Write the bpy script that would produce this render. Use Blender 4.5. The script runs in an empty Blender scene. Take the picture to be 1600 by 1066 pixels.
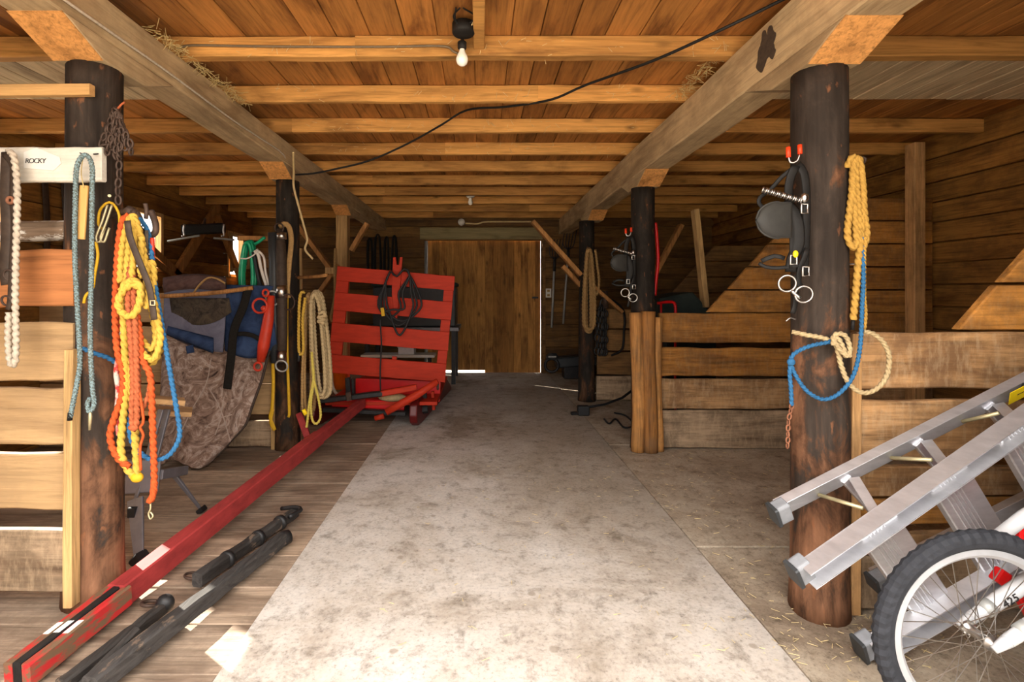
import bpy, bmesh, math, random
from mathutils import Vector, Matrix
RNG = random.Random(11)
S = bpy.context.scene
COL = S.collection
F, CX, CY, CH = 800.0, 750.0, 460.0, 1.29        # focal length and vanishing point of the photo, camera height

# ------------------------------------------------------------------ camera, light, exposure
cam = bpy.data.objects.new('camera', bpy.data.cameras.new('camera'))
COL.objects.link(cam)
cam.location = (0, 0, CH)
cam.rotation_euler = (math.radians(90), 0, 0)
cam.data.sensor_width = 36
cam.data.lens = 18
cam.data.shift_x = 50 / 1600
cam.data.shift_y = -73 / 1600
cam.data.clip_start = 0.02
S.camera = cam
S.view_settings.view_transform = 'Standard'
S.view_settings.look = 'None'
S.view_settings.gamma = 1
S.view_settings.use_curve_mapping = False
S.view_settings.exposure = 0.85

w = bpy.data.worlds.new('sky'); S.world = w; w.use_nodes = True
bg = w.node_tree.nodes['Background']
bg.inputs[0].default_value = (1.0, 0.965, 0.925, 1)
wn, wl = w.node_tree.nodes.new, w.node_tree.links.new      # hazy sky, brighter overhead than at the horizon
tc = wn('ShaderNodeTexCoord'); sx = wn('ShaderNodeSeparateXYZ'); mr = wn('ShaderNodeMapRange')
wl(tc.outputs['Generated'], sx.inputs[0]); wl(sx.outputs['Z'], mr.inputs[0]); wl(mr.outputs[0], bg.inputs[1])
mr.inputs['From Min'].default_value = 0.0; mr.inputs['From Max'].default_value = 0.8
mr.inputs['To Min'].default_value = 1.5; mr.inputs['To Max'].default_value = 7.0
sun = bpy.data.objects.new('sun', bpy.data.lights.new('sun', 'SUN'))
COL.objects.link(sun)
sun.data.energy = 17
sun.data.angle = 0.009
sun.data.color = (1.0, 0.93, 0.80)
SUNDIR = Vector((1.33, -0.95, -1.0)).normalized()
sun.rotation_euler = SUNDIR.to_track_quat('-Z', 'Y').to_euler()
po = bpy.data.objects.new('doorway_portal', bpy.data.lights.new('doorway_portal', 'AREA'))
COL.objects.link(po)
po.data.shape = 'RECTANGLE'; po.data.size = 4.1; po.data.size_y = 2.62
po.data.cycles.is_portal = True
po.location = (0, 0.53, 1.31); po.rotation_euler = (math.radians(90), 0, 0)
S.cycles.max_bounces = 10
S.cycles.diffuse_bounces = 7
S.cycles.sample_clamp_indirect = 8
S.cycles.caustics_reflective = False
S.cycles.caustics_refractive = False

def at(px, py, Y):
    return Vector(((px - CX) / F * Y, Y, CH - (py - CY) / F * Y))
def pp(pts, Y):
    return [at(p[0], p[1], p[2] if len(p) > 2 else Y) for p in pts]

# ------------------------------------------------------------------ mesh helpers
def crom(pts, step=0.02, closed=False):
    pts = [Vector(p) for p in pts]
    n = len(pts); out = []
    if n == 2: pts = [pts[0], (pts[0] + pts[1]) / 2, pts[1]]; n = 3
    for i in range(n if closed else n - 1):
        if closed:
            p0, p1, p2, p3 = pts[i - 1], pts[i], pts[(i + 1) % n], pts[(i + 2) % n]
        else:
            p1, p2 = pts[i], pts[i + 1]
            p0 = pts[i - 1] if i else p1 * 2 - p2
            p3 = pts[i + 2] if i + 2 < n else p2 * 2 - p1
        k = max(2, int((p2 - p1).length / step))
        for j in range(k):
            t = j / k
            out.append(0.5 * ((2 * p1) + (p2 - p0) * t + (2 * p0 - 5 * p1 + 4 * p2 - p3) * t * t + (3 * p1 - p0 - 3 * p2 + p3) * t ** 3))
    if not closed: out.append(pts[-1])
    return out

class MB:
    def __init__(self): self.bm = bmesh.new()
    def box(self, x0, x1, y0, y1, z0, z1):
        v = [self.bm.verts.new(p) for p in ((x0,y0,z0),(x1,y0,z0),(x1,y1,z0),(x0,y1,z0),(x0,y0,z1),(x1,y0,z1),(x1,y1,z1),(x0,y1,z1))]
        for f in ((3,2,1,0),(4,5,6,7),(0,1,5,4),(1,2,6,5),(2,3,7,6),(3,0,4,7)): self.bm.faces.new([v[i] for i in f])
        return self
    def sweep(self, rings, closed=False, caps=True):
        vs = [[self.bm.verts.new(p) for p in r] for r in rings]
        n = len(vs[0]); m = len(vs)
        for i in range(m if closed else m - 1):
            a, b = vs[i], vs[(i + 1) % m]
            for j in range(n):
                self.bm.faces.new((a[j], a[(j + 1) % n], b[(j + 1) % n], b[j]))
        if caps and not closed:
            self.bm.faces.new(vs[0][::-1]); self.bm.faces.new(vs[-1])
        return self
    def board(self, a, b, w, t, up=(0, 0, 1), c=0.004, seg=1, jit=0.0, taper=1.0):
        """sawn board between two end centres; w lies along up, t across it"""
        a, b = Vector(a), Vector(b); d = (b - a).normalized(); up = Vector(up)
        s = d.cross(up).normalized(); u = s.cross(d).normalized()
        rings = []
        for i in range(seg + 1):
            k = i / seg; p = a.lerp(b, k); q = 1 + (taper - 1) * k
            j1, j2 = RNG.uniform(-jit, jit), RNG.uniform(-jit, jit)
            hu, hs = w / 2 * q, t / 2 * q
            top, bot = hu + j1, -hu + j2
            cs = ((-hs, top - c), (-hs + c, top), (hs - c, top), (hs, top - c), (hs, bot + c), (hs - c, bot), (-hs + c, bot), (-hs, bot + c))
            rings.append([p + s * x + u * y for x, y in cs])
        return self.sweep(rings)
    def tube(self, pts, r, n=8, closed=False, lobes=0, pitch=0.06, depth=0.36, flat=None, up=None):
        pts = [Vector(p) for p in pts]; m = len(pts)
        T = []
        for i in range(m):
            a = pts[i - 1] if (i or closed) else pts[0]
            b = pts[(i + 1) % m] if (i < m - 1 or closed) else pts[-1]
            t = (b - a); T.append(t.normalized() if t.length > 1e-9 else Vector((0, 0, 1)))
        nrm = Vector(up) if up else (Vector((0, 1, 0)) if abs(T[0].y) < 0.8 else Vector((1, 0, 0)))
        rings = []; L = 0
        for i in range(m):
            if i: L += (pts[i] - pts[i - 1]).length
            nrm = (nrm - T[i] * nrm.dot(T[i]))
            nrm = nrm.normalized() if nrm.length > 1e-6 else T[i].orthogonal().normalized()
            bn = T[i].cross(nrm)
            rad = r[i] if isinstance(r, (list, tuple)) else r
            ring = []
            for j in range(n):
                th = 2 * math.pi * j / n
                rr = rad * ((1 - depth + depth * abs(math.cos(lobes * (th + 2 * math.pi * L / pitch) / 2)) * 2) * .86 if lobes else 1)
                f = flat or 1.0
                ring.append(pts[i] + nrm * math.cos(th) * rr * f + bn * math.sin(th) * rr)
            rings.append(ring)
        return self.sweep(rings, closed)
    def lathe(self, prof, c, axis=(0, 0, 1), n=20):
        c = Vector(c); ax = Vector(axis).normalized(); u = ax.orthogonal().normalized(); v = ax.cross(u)
        return self.sweep([[c + ax * h + (u * math.cos(2 * math.pi * j / n) + v * math.sin(2 * math.pi * j / n)) * max(r, 1e-4) for j in range(n)] for r, h in prof])
    def ring(self, c, normal, R, r, n=28, m=8, arc=None, start=0.0, up=None):
        c = Vector(c); ax = Vector(normal).normalized()
        u = (Vector(up) - ax * Vector(up).dot(ax)).normalized() if up else ax.orthogonal().normalized(); v = ax.cross(u)
        k = n if arc is None else n + 1
        pts = [c + (u * math.cos(start + (arc or 2 * math.pi) * i / n) + v * math.sin(start + (arc or 2 * math.pi) * i / n)) * R for i in range(k)]
        return self.tube(pts, r, m, closed=arc is None)
    def ell(self, c, rx, ry, rz, n=14, m=9):
        c = Vector(c); rings = []
        for i in range(m + 1):
            ph = -math.pi / 2 + math.pi * i / m; k = max(math.cos(ph), 0.02)
            rings.append([c + Vector((rx * k * math.cos(2 * math.pi * j / n), ry * k * math.sin(2 * math.pi * j / n), rz * math.sin(ph))) for j in range(n)])
        return self.sweep(rings)
    def prism(self, poly, vec):
        poly = [Vector(p) for p in poly]; vec = Vector(vec)
        a = [self.bm.verts.new(p) for p in poly]; b = [self.bm.verts.new(p + vec) for p in poly]; n = len(a)
        self.bm.faces.new(a[::-1]); self.bm.faces.new(b)
        for i in range(n): self.bm.faces.new((a[i], a[(i + 1) % n], b[(i + 1) % n], b[i]))
        return self
    def build(self, name, m, parent=None, smooth=False, origin=None, bevel=0, sub=0):
        bmesh.ops.recalc_face_normals(self.bm, faces=self.bm.faces)
        me = bpy.data.meshes.new(name); self.bm.to_mesh(me); self.bm.free()
        wp = Vector((0, 0, 0)); q = parent
        while q: wp += q.location; q = q.parent
        if origin is None:
            origin = wp if parent else Vector((0, 0, 0))
        me.transform(Matrix.Translation(-Vector(origin)))
        me.materials.append(m)
        if smooth:
            for p in me.polygons: p.use_smooth = True
        o = bpy.data.objects.new(name, me); COL.objects.link(o)
        o.location = Vector(origin) - wp
        if parent: o.parent = parent
        if bevel:
            b = o.modifiers.new('edge', 'BEVEL'); b.width = bevel; b.segments = 2; b.limit_method = 'ANGLE'
        if sub:
            b = o.modifiers.new('soft', 'SUBSURF'); b.levels = sub; b.render_levels = sub
        return o

def tag(o, label, cat, group=None, kind=None):
    o['label'] = label; o['category'] = cat
    if group: o['group'] = group
    if kind: o['kind'] = kind
    return o
def thing(name, loc, label, cat, group=None, kind=None):
    o = bpy.data.objects.new(name, None); COL.objects.link(o); o.location = Vector(loc); o.empty_display_size = 0.05
    return tag(o, label, cat, group, kind)

# ------------------------------------------------------------------ materials
def mat(name):
    m = bpy.data.materials.new(name); m.use_nodes = True
    nt = m.node_tree; b = nt.nodes['Principled BSDF']
    def N(t, **k):
        n = nt.nodes.new('ShaderNode' + t)
        for a, v in k.items(): setattr(n, a, v)
        return n
    return m, nt, b, N, nt.links.new
def lin(r, g, b):
    f = lambda c: (c / 255 / 12.92) if c / 255 <= 0.04045 else ((c / 255 + 0.055) / 1.055) ** 2.4
    return (f(r), f(g), f(b), 1)
def mul(c, k): return (c[0] * k, c[1] * k, c[2] * k, 1)
def ramp(N, stops):
    r = N('ValToRGB'); e = r.color_ramp.elements
    e[0].position, e[0].color = stops[0]
    e[1].position, e[1].color = stops[-1]
    for p, c in stops[1:-1]:
        x = e.new(p); x.color = c
    return r
def coords(N, L, scale, off=True):
    tc = N('TexCoord'); mp = N('Mapping'); mp.inputs['Scale'].default_value = scale
    if off:
        oi = N('ObjectInfo'); geo = N('NewGeometry')
        ad = N('VectorMath', operation='ADD'); sc = N('VectorMath', operation='SCALE'); cb = N('CombineXYZ')
        s = N('Math', operation='ADD'); L(oi.outputs['Random'], s.inputs[0]); L(geo.outputs['Random Per Island'], s.inputs[1])
        for i in range(3): L(s.outputs[0], cb.inputs[i])
        L(cb.outputs[0], sc.inputs[0]); sc.inputs['Scale'].default_value = 13.7
        L(tc.outputs['Object'], ad.inputs[0]); L(sc.outputs[0], ad.inputs[1]); L(ad.outputs[0], mp.inputs[0])
    else:
        L(tc.outputs['Object'], mp.inputs[0])
    return mp, tc
def wood(name, base, axis='x', vary=0.35, rough=0.75, knots=0.6, contrast=0.5, dirt=0.0, dirtcol=None, scale=1.0, weath=None, scuff=0.0):
    m, nt, b, N, L = mat(name)
    a = 'xyz'.index(axis)
    sc = [30 * scale] * 3; sc[a] = 1.5 * scale
    mp, tc = coords(N, L, sc)
    n1 = N('TexNoise'); n1.inputs['Scale'].default_value = 1.6; n1.inputs['Detail'].default_value = 7; n1.inputs['Roughness'].default_value = 0.65; n1.inputs['Distortion'].default_value = 0.9
    L(mp.outputs[0], n1.inputs['Vector'])
    r1 = ramp(N, [(0.30, mul(base, 1 - contrast)), (0.5, base), (0.70, mul(base, 1 + contrast * 0.6))])
    L(n1.outputs['Fac'], r1.inputs[0])
    col = r1.outputs[0]
    # broad colour change along the board
    sc2 = [5.5] * 3; sc2[a] = 1.3
    mp2, _ = coords(N, L, sc2)
    n2 = N('TexNoise'); n2.inputs['Scale'].default_value = 1.0; n2.inputs['Detail'].default_value = 6; n2.inputs['Roughness'].default_value = 0.6; n2.inputs['Distortion'].default_value = 0.7
    L(mp2.outputs[0], n2.inputs['Vector'])
    mx = N('Mix', data_type='RGBA', blend_type='MULTIPLY'); mx.inputs[0].default_value = 1
    r2 = ramp(N, [(0.34, (1 - vary * 1.1, 1 - vary * 1.2, 1 - vary * 1.25, 1)), (0.5, (1, 1, 1, 1)), (0.68, (1 + vary * 0.4,) * 3 + (1,))])
    L(n2.outputs['Fac'], r2.inputs[0]); L(col, mx.inputs[6]); L(r2.outputs[0], mx.inputs[7]); col = mx.outputs[2]
    # board to board
    geo = N('NewGeometry'); oi = N('ObjectInfo'); ad = N('Math', operation='ADD'); fr = N('Math', operation='FRACT')
    L(geo.outputs['Random Per Island'], ad.inputs[0]); L(oi.outputs['Random'], ad.inputs[1]); L(ad.outputs[0], fr.inputs[0])
    r3 = ramp(N, [(0, (1 - vary * 0.7, 1 - vary * 0.8, 1 - vary * 0.9, 1)), (0.5, (1, 1, 1, 1)), (1, (1 + vary * 0.3, 1 + vary * 0.2, 1 + vary * 0.1, 1))])
    L(fr.outputs[0], r3.inputs[0])
    mx = N('Mix', data_type='RGBA', blend_type='MULTIPLY'); mx.inputs[0].default_value = 1
    L(col, mx.inputs[6]); L(r3.outputs[0], mx.inputs[7]); col = mx.outputs[2]
    if knots:
        sc3 = [6.0] * 3; sc3[a] = 2.6
        mp3, _ = coords(N, L, sc3)
        vo = N('TexVoronoi'); vo.inputs['Scale'].default_value = 1.0
        L(mp3.outputs[0], vo.inputs['Vector'])
        r4 = ramp(N, [(0.03, (1, 1, 1, 1)), (0.16, (0, 0, 0, 1))])
        L(vo.outputs['Distance'], r4.inputs[0])
        mm = N('Math', operation='MULTIPLY'); mm.inputs[1].default_value = knots; L(r4.outputs[0], mm.inputs[0])
        mx = N('Mix', data_type='RGBA'); L(mm.outputs[0], mx.inputs[0]); L(col, mx.inputs[6]); mx.inputs[7].default_value = mul(base, 0.28); col = mx.outputs[2]
    if dirt:
        mp4, _ = coords(N, L, (2.2, 2.2, 2.2))
        n4 = N('TexNoise'); n4.inputs['Scale'].default_value = 2.0; n4.inputs['Detail'].default_value = 9; n4.inputs['Roughness'].default_value = 0.72
        L(mp4.outputs[0], n4.inputs['Vector'])
        r5 = ramp(N, [(0.45, (0, 0, 0, 1)), (0.62, (1, 1, 1, 1))]); L(n4.outputs['Fac'], r5.inputs[0])
        mm = N('Math', operation='MULTIPLY'); mm.inputs[1].default_value = dirt; L(r5.outputs[0], mm.inputs[0])
        mx = N('Mix', data_type='RGBA'); L(mm.outputs[0], mx.inputs[0]); L(col, mx.inputs[6]); mx.inputs[7].default_value = dirtcol or mul(base, 0.3); col = mx.outputs[2]
    if scuff:      # pale upright scrapes and splashes
        mp6, _ = coords(N, L, (26, 26, 7)); n6 = N('TexNoise'); n6.inputs['Scale'].default_value = 1.5; n6.inputs['Detail'].default_value = 7; n6.inputs['Roughness'].default_value = 0.7
        L(mp6.outputs[0], n6.inputs['Vector'])
        r8 = ramp(N, [(0.48, (0, 0, 0, 1)), (0.72, (scuff, scuff, scuff, 1))]); L(n6.outputs['Fac'], r8.inputs[0])
        mx = N('Mix', data_type='RGBA'); L(r8.outputs[0], mx.inputs[0]); L(col, mx.inputs[6]); mx.inputs[7].default_value = (0.56, 0.40, 0.24, 1); col = mx.outputs[2]
    if weath:      # flaking paint left on the wood: (colour, amount)
        mp5, _ = coords(N, L, tuple(4.0 if i != a else 1.6 for i in range(3)))
        n5 = N('TexNoise'); n5.inputs['Scale'].default_value = 2.5; n5.inputs['Detail'].default_value = 8; n5.inputs['Roughness'].default_value = 0.7
        L(mp5.outputs[0], n5.inputs['Vector'])
        r6 = ramp(N, [(weath[1], (0, 0, 0, 1)), (weath[1] + 0.04, (1, 1, 1, 1))]); L(n5.outputs['Fac'], r6.inputs[0])
        mx = N('Mix', data_type='RGBA'); L(r6.outputs[0], mx.inputs[0]); L(col, mx.inputs[6]); mx.inputs[7].default_value = weath[0]; col = mx.outputs[2]
    L(col, b.inputs['Base Color'])
    b.inputs['Roughness'].default_value = rough
    b.inputs['Specular IOR Level'].default_value = 0.25
    bp = N('Bump'); bp.inputs['Strength'].default_value = 0.6; bp.inputs['Distance'].default_value = 0.004
    L(n1.outputs['Fac'], bp.inputs['Height']); L(bp.outputs[0], b.inputs['Normal'])
    return m
def flat(name, c, rough=0.6, metal=0.0, var=0.25, sc=18.0, bump=0.0, spec=0.4, second=None, amount=0.5, stretch=(1, 1, 1)):
    m, nt, b, N, L = mat(name)
    mp, _ = coords(N, L, tuple(sc * k for k in stretch))
    n = N('TexNoise'); n.inputs['Scale'].default_value = 1.0; n.inputs['Detail'].default_value = 6; n.inputs['Roughness'].default_value = 0.65
    L(mp.outputs[0], n.inputs['Vector'])
    if second: r = ramp(N, [(amount - 0.06, c), (amount + 0.06, second)])
    else: r = ramp(N, [(0.3, mul(c, 1 - var)), (0.7, mul(c, 1 + var * 0.5))])
    L(n.outputs['Fac'], r.inputs[0]); L(r.outputs[0], b.inputs['Base Color'])
    b.inputs['Roughness'].default_value = rough; b.inputs['Metallic'].default_value = metal
    b.inputs['Specular IOR Level'].default_value = spec
    if bump:
        bp = N('Bump'); bp.inputs['Strength'].default_value = 0.5; bp.inputs['Distance'].default_value = bump
        L(n.outputs['Fac'], bp.inputs['Height']); L(bp.outputs[0], b.inputs['Normal'])
    return m
def log_mat(name, bark, bare, wear):
    """tarred log: dark skin worn through to bare wood, more so where animals rub it low down"""
    m, nt, b, N, L = mat(name)
    mp, tc = coords(N, L, (5.5, 5.5, 2.2))
    n = N('TexNoise'); n.inputs['Scale'].default_value = 1.4; n.inputs['Detail'].default_value = 8; n.inputs['Roughness'].default_value = 0.66; n.inputs['Distortion'].default_value = 0.6
    L(mp.outputs[0], n.inputs['Vector'])
    sx = N('SeparateXYZ'); L(tc.outputs['Object'], sx.inputs[0])
    mr = N('MapRange'); mr.inputs['From Min'].default_value = 0.0; mr.inputs['From Max'].default_value = 1.7; mr.inputs['To Min'].default_value = wear; mr.inputs['To Max'].default_value = -0.06
    L(sx.outputs['Z'], mr.inputs[0])
    ad = N('Math', operation='ADD'); L(n.outputs['Fac'], ad.inputs[0]); L(mr.outputs[0], ad.inputs[1])
    r = ramp(N, [(0.40, bark), (0.52, mul(bark, 1.5)), (0.57, mul(bare, .55)), (0.64, bare), (0.8, mul(bare, 1.6))]); L(ad.outputs[0], r.inputs[0])
    mp2, _ = coords(N, L, (30, 30, 2.5)); n2 = N('TexNoise'); n2.inputs['Scale'].default_value = 1.2; n2.inputs['Detail'].default_value = 6
    L(mp2.outputs[0], n2.inputs['Vector'])
    r2 = ramp(N, [(0.3, (0.62, 0.6, 0.58, 1)), (0.65, (1.15, 1.15, 1.15, 1))]); L(n2.outputs['Fac'], r2.inputs[0])
    mx = N('Mix', data_type='RGBA', blend_type='MULTIPLY'); mx.inputs[0].default_value = 1
    L(r.outputs[0], mx.inputs[6]); L(r2.outputs[0], mx.inputs[7])
    # small pale chips
    vo = N('TexVoronoi'); vo.inputs['Scale'].default_value = 1; mpv, _ = coords(N, L, (19, 19, 9)); nd = N('TexNoise'); nd.inputs['Scale'].default_value = 2.0; nd.inputs['Detail'].default_value = 4; L(mpv.outputs[0], nd.inputs['Vector']); vm = N('VectorMath', operation='ADD'); L(mpv.outputs[0], vm.inputs[0]); L(nd.outputs['Color'], vm.inputs[1]); L(vm.outputs[0], vo.inputs['Vector'])
    r3 = ramp(N, [(0.08, (1, 1, 1, 1)), (0.18, (0, 0, 0, 1))]); L(vo.outputs['Distance'], r3.inputs[0])
    mm = N('Math', operation='MULTIPLY'); L(r3.outputs[0], mm.inputs[0]); L(n2.outputs['Fac'], mm.inputs[1])
    mx2 = N('Mix', data_type='RGBA'); L(mm.outputs[0], mx2.inputs[0]); L(mx.outputs[2], mx2.inputs[6]); mx2.inputs[7].default_value = lin(140, 90, 58)
    L(mx2.outputs[2], b.inputs['Base Color']); b.inputs['Roughness'].default_value = 0.8; b.inputs['Specular IOR Level'].default_value = 0.18
    bp = N('Bump'); bp.inputs['Strength'].default_value = 0.6; bp.inputs['Distance'].default_value = 0.008
    L(n2.outputs['Fac'], bp.inputs['Height']); L(bp.outputs[0], b.inputs['Normal'])
    return m
def ground_mat(name, light, mid, stain, speck, sc=1.0, grain=1.0, rough=0.85, light2=None, side_tone=False):
    m, nt, b, N, L = mat(name)
    mp, _ = coords(N, L, (sc, sc, sc), off=False)
    def noise(scale, det=8, ro=0.68, dist=0.0):
        n = N('TexNoise'); n.inputs['Scale'].default_value = scale; n.inputs['Detail'].default_value = det; n.inputs['Roughness'].default_value = ro; n.inputs['Distortion'].default_value = dist
        L(mp.outputs[0], n.inputs['Vector']); return n
    n1 = noise(1.1, 8, 0.7, 0.4)
    r1 = ramp(N, [(0.36, stain), (0.47, mid), (0.60, light), (0.75, light2 or mul(light, 1.12))]); L(n1.outputs['Fac'], r1.inputs[0]); col = r1.outputs[0]
    if side_tone:      # browner towards the right and far part of the walkway
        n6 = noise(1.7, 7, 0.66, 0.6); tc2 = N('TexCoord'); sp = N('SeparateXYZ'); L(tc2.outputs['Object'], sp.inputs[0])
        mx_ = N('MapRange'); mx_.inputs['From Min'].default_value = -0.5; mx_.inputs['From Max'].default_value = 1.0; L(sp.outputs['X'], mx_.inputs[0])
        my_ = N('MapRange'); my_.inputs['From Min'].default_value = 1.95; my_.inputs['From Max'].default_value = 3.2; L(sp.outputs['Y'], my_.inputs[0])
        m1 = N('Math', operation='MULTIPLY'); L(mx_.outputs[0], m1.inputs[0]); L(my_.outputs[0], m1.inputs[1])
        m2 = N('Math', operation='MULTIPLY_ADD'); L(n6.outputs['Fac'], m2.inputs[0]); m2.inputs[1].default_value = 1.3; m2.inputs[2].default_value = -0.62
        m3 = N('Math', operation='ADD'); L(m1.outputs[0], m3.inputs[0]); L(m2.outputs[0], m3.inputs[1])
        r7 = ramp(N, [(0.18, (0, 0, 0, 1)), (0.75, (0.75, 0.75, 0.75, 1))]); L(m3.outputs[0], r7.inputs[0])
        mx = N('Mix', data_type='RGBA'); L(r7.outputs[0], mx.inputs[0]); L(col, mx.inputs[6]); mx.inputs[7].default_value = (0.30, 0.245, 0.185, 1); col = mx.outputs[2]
    n2 = noise(9, 9, 0.75, 0.3)
    r2 = ramp(N, [(0.33, (0.55, 0.53, 0.5, 1)), (0.48, (1, 1, 1, 1)), (0.7, (1.12, 1.12, 1.12, 1))]); L(n2.outputs['Fac'], r2.inputs[0])
    mx = N('Mix', data_type='RGBA', blend_type='MULTIPLY'); mx.inputs[0].default_value = grain; L(col, mx.inputs[6]); L(r2.outputs[0], mx.inputs[7]); col = mx.outputs[2]
    n3 = noise(55, 5, 0.7)
    r3 = ramp(N, [(0.32, (0.62, 0.6, 0.58, 1)), (0.45, (1, 1, 1, 1)), (0.68, (1.15, 1.14, 1.12, 1))]); L(n3.outputs['Fac'], r3.inputs[0])
    mx = N('Mix', data_type='RGBA', blend_type='MULTIPLY'); mx.inputs[0].default_value = grain; L(col, mx.inputs[6]); L(r3.outputs[0], mx.inputs[7]); col = mx.outputs[2]
    vo = N('TexVoronoi'); vo.inputs['Scale'].default_value = 5; vo.inputs['Randomness'].default_value = 1; L(mp.outputs[0], vo.inputs['Vector'])
    n4 = noise(20, 3); mm = N('Math', operation='MULTIPLY'); mm.inputs[1].default_value = 0.12; L(n4.outputs['Fac'], mm.inputs[0])
    ad = N('Math', operation='ADD'); L(vo.outputs['Distance'], ad.inputs[0]); L(mm.outputs[0], ad.inputs[1])
    r4 = ramp(N, [(0.125, (0.7, 0.7, 0.7, 1)), (0.16, (0, 0, 0, 1))]); L(ad.outputs[0], r4.inputs[0])
    mx = N('Mix', data_type='RGBA'); L(r4.outputs[0], mx.inputs[0]); L(col, mx.inputs[6]); mx.inputs[7].default_value = speck; col = mx.outputs[2]
    L(col, b.inputs['Base Color']); b.inputs['Roughness'].default_value = rough; b.inputs['Specular IOR Level'].default_value = 0.2
    bp = N('Bump'); bp.inputs['Strength'].default_value = 0.4; bp.inputs['Distance'].default_value = 0.006
    L(n2.outputs['Fac'], bp.inputs['Height']); L(bp.outputs[0], b.inputs['Normal'])
    return m
def glass_mat(name):
    m, nt, b, N, L = mat(name)
    t = N('BsdfTransparent'); g = N('BsdfGlossy'); g.inputs['Roughness'].default_value = 0.05; mx = N('MixShader'); mx.inputs[0].default_value = 0.08
    L(t.outputs[0], mx.inputs[1]); L(g.outputs[0], mx.inputs[2]); L(mx.outputs[0], nt.nodes['Material Output'].inputs[0])
    return m
def cloth_mat(name, cols, sc=4.0, bump=0.01, dist=2.0):
    m, nt, b, N, L = mat(name)
    mp, _ = coords(N, L, (sc,) * 3)
    n = N('TexNoise'); n.inputs['Scale'].default_value = 1.3; n.inputs['Detail'].default_value = 7; n.inputs['Roughness'].default_value = 0.7; n.inputs['Distortion'].default_value = dist
    L(mp.outputs[0], n.inputs['Vector'])
    k = len(cols); r = ramp(N, [(0.3 + 0.42 * i / (k - 1), c) for i, c in enumerate(cols)]); L(n.outputs['Fac'], r.inputs[0])
    L(r.outputs[0], b.inputs['Base Color']); b.inputs['Roughness'].default_value = 0.95; b.inputs['Specular IOR Level'].default_value = 0.1
    bp = N('Bump'); bp.inputs['Strength'].default_value = 0.6; bp.inputs['Distance'].default_value = bump
    L(n.outputs['Fac'], bp.inputs['Height']); L(bp.outputs[0], b.inputs['Normal'])
    return m

M = {}
M['joist'] = wood('joist wood', (0.52, 0.26, 0.072, 1), 'x', 0.38, knots=0.85, contrast=0.4)
M['deck'] = wood('ceiling boards', (0.36, 0.15, 0.035, 1), 'y', 0.5, knots=0.4, contrast=0.4)
M['paler'] = wood('limed ceiling boards', (0.60, 0.47, 0.29, 1), 'y', 0.35, knots=0.1, contrast=0.35)  # side-bay ceiling boards in a paler tone
M['beam'] = wood('beam timber', (0.44, 0.32, 0.18, 1), 'y', 0.35, knots=0.3, contrast=0.3, dirt=0.4, dirtcol=(0.24, 0.155, 0.08, 1))
M['endgrain'] = wood('fresh cut timber end', (0.60, 0.28, 0.085, 1), 'z', 0.3, knots=0.4)
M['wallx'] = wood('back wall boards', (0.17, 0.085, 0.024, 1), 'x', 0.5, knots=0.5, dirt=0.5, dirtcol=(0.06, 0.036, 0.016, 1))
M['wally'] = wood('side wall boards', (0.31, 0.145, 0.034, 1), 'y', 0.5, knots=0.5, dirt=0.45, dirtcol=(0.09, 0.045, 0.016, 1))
M['door'] = wood('door boards', (0.42, 0.20, 0.05, 1), 'z', 0.5, knots=0.9, contrast=0.4, dirt=0.25)
M['light'] = wood('pale stall planks', (0.47, 0.295, 0.14, 1), 'x', 0.22, knots=0.4, contrast=0.28, dirt=0.45, dirtcol=(0.36, 0.225, 0.115, 1))
M['russet'] = wood('russet stall plank', (0.42, 0.16, 0.055, 1), 'x', 0.3, knots=0.3, contrast=0.35)
M['dirty'] = wood('mucky stall plank', (0.36, 0.25, 0.155, 1), 'x', 0.5, knots=0.2, contrast=0.45, dirt=0.85, dirtcol=(0.17, 0.115, 0.07, 1), scuff=0.5)
M['stall'] = wood('brown stall planks', (0.45, 0.20, 0.042, 1), 'x', 0.45, knots=0.4, contrast=0.5, dirt=0.65, dirtcol=(0.16, 0.082, 0.03, 1), scuff=0.15)
M['stallpale'] = wood('splashed stall planks', (0.38, 0.215, 0.095, 1), 'x', 0.5, knots=0.3, contrast=0.55, dirt=0.8, dirtcol=(0.17, 0.09, 0.042, 1), scuff=0.42)
M['stallshade'] = wood('shade-darkened stall planks', (0.24, 0.125, 0.042, 1), 'x', 0.45, knots=0.4, contrast=0.45, dirt=0.6, dirtcol=(0.11, 0.06, 0.026, 1))  # stall planks darkened to carry the far bay's shade in their colour
M['upright'] = wood('upright strip', (0.52, 0.29, 0.12, 1), 'z', 0.35, knots=0.5, dirt=0.4)
M['bark'] = wood('peeled log', (0.44, 0.205, 0.06, 1), 'z', 0.5, knots=0.4, contrast=0.6, dirt=0.55, dirtcol=(0.17, 0.10, 0.05, 1))
M['brace'] = wood('brace timber', (0.42, 0.20, 0.065, 1), 'z', 0.35, knots=0.4)
M['pale_z'] = wood('pale upright timber', (0.50, 0.31, 0.13, 1), 'z', 0.3, knots=0.4)
M['floorx'] = wood('worn floor planks', (0.33, 0.245, 0.175, 1), 'x', 0.45, knots=0.3, contrast=0.55, dirt=0.65, dirtcol=(0.165, 0.115, 0.08, 1))
M['sawn_x'] = wood('fresh batten', (0.62, 0.36, 0.14, 1), 'x', 0.2, knots=0.5, contrast=0.25)
M['white'] = wood('white painted board', (0.60, 0.55, 0.47, 1), 'x', 0.12, knots=0.15, contrast=0.14, dirt=0.35, dirtcol=(0.42, 0.35, 0.26, 1))
M['flake'] = wood('weathered pole', (0.22, 0.15, 0.10, 1), 'x', 0.3, knots=0.2, contrast=0.5, weath=((0.72, 0.66, 0.58, 1), 0.5))
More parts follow.
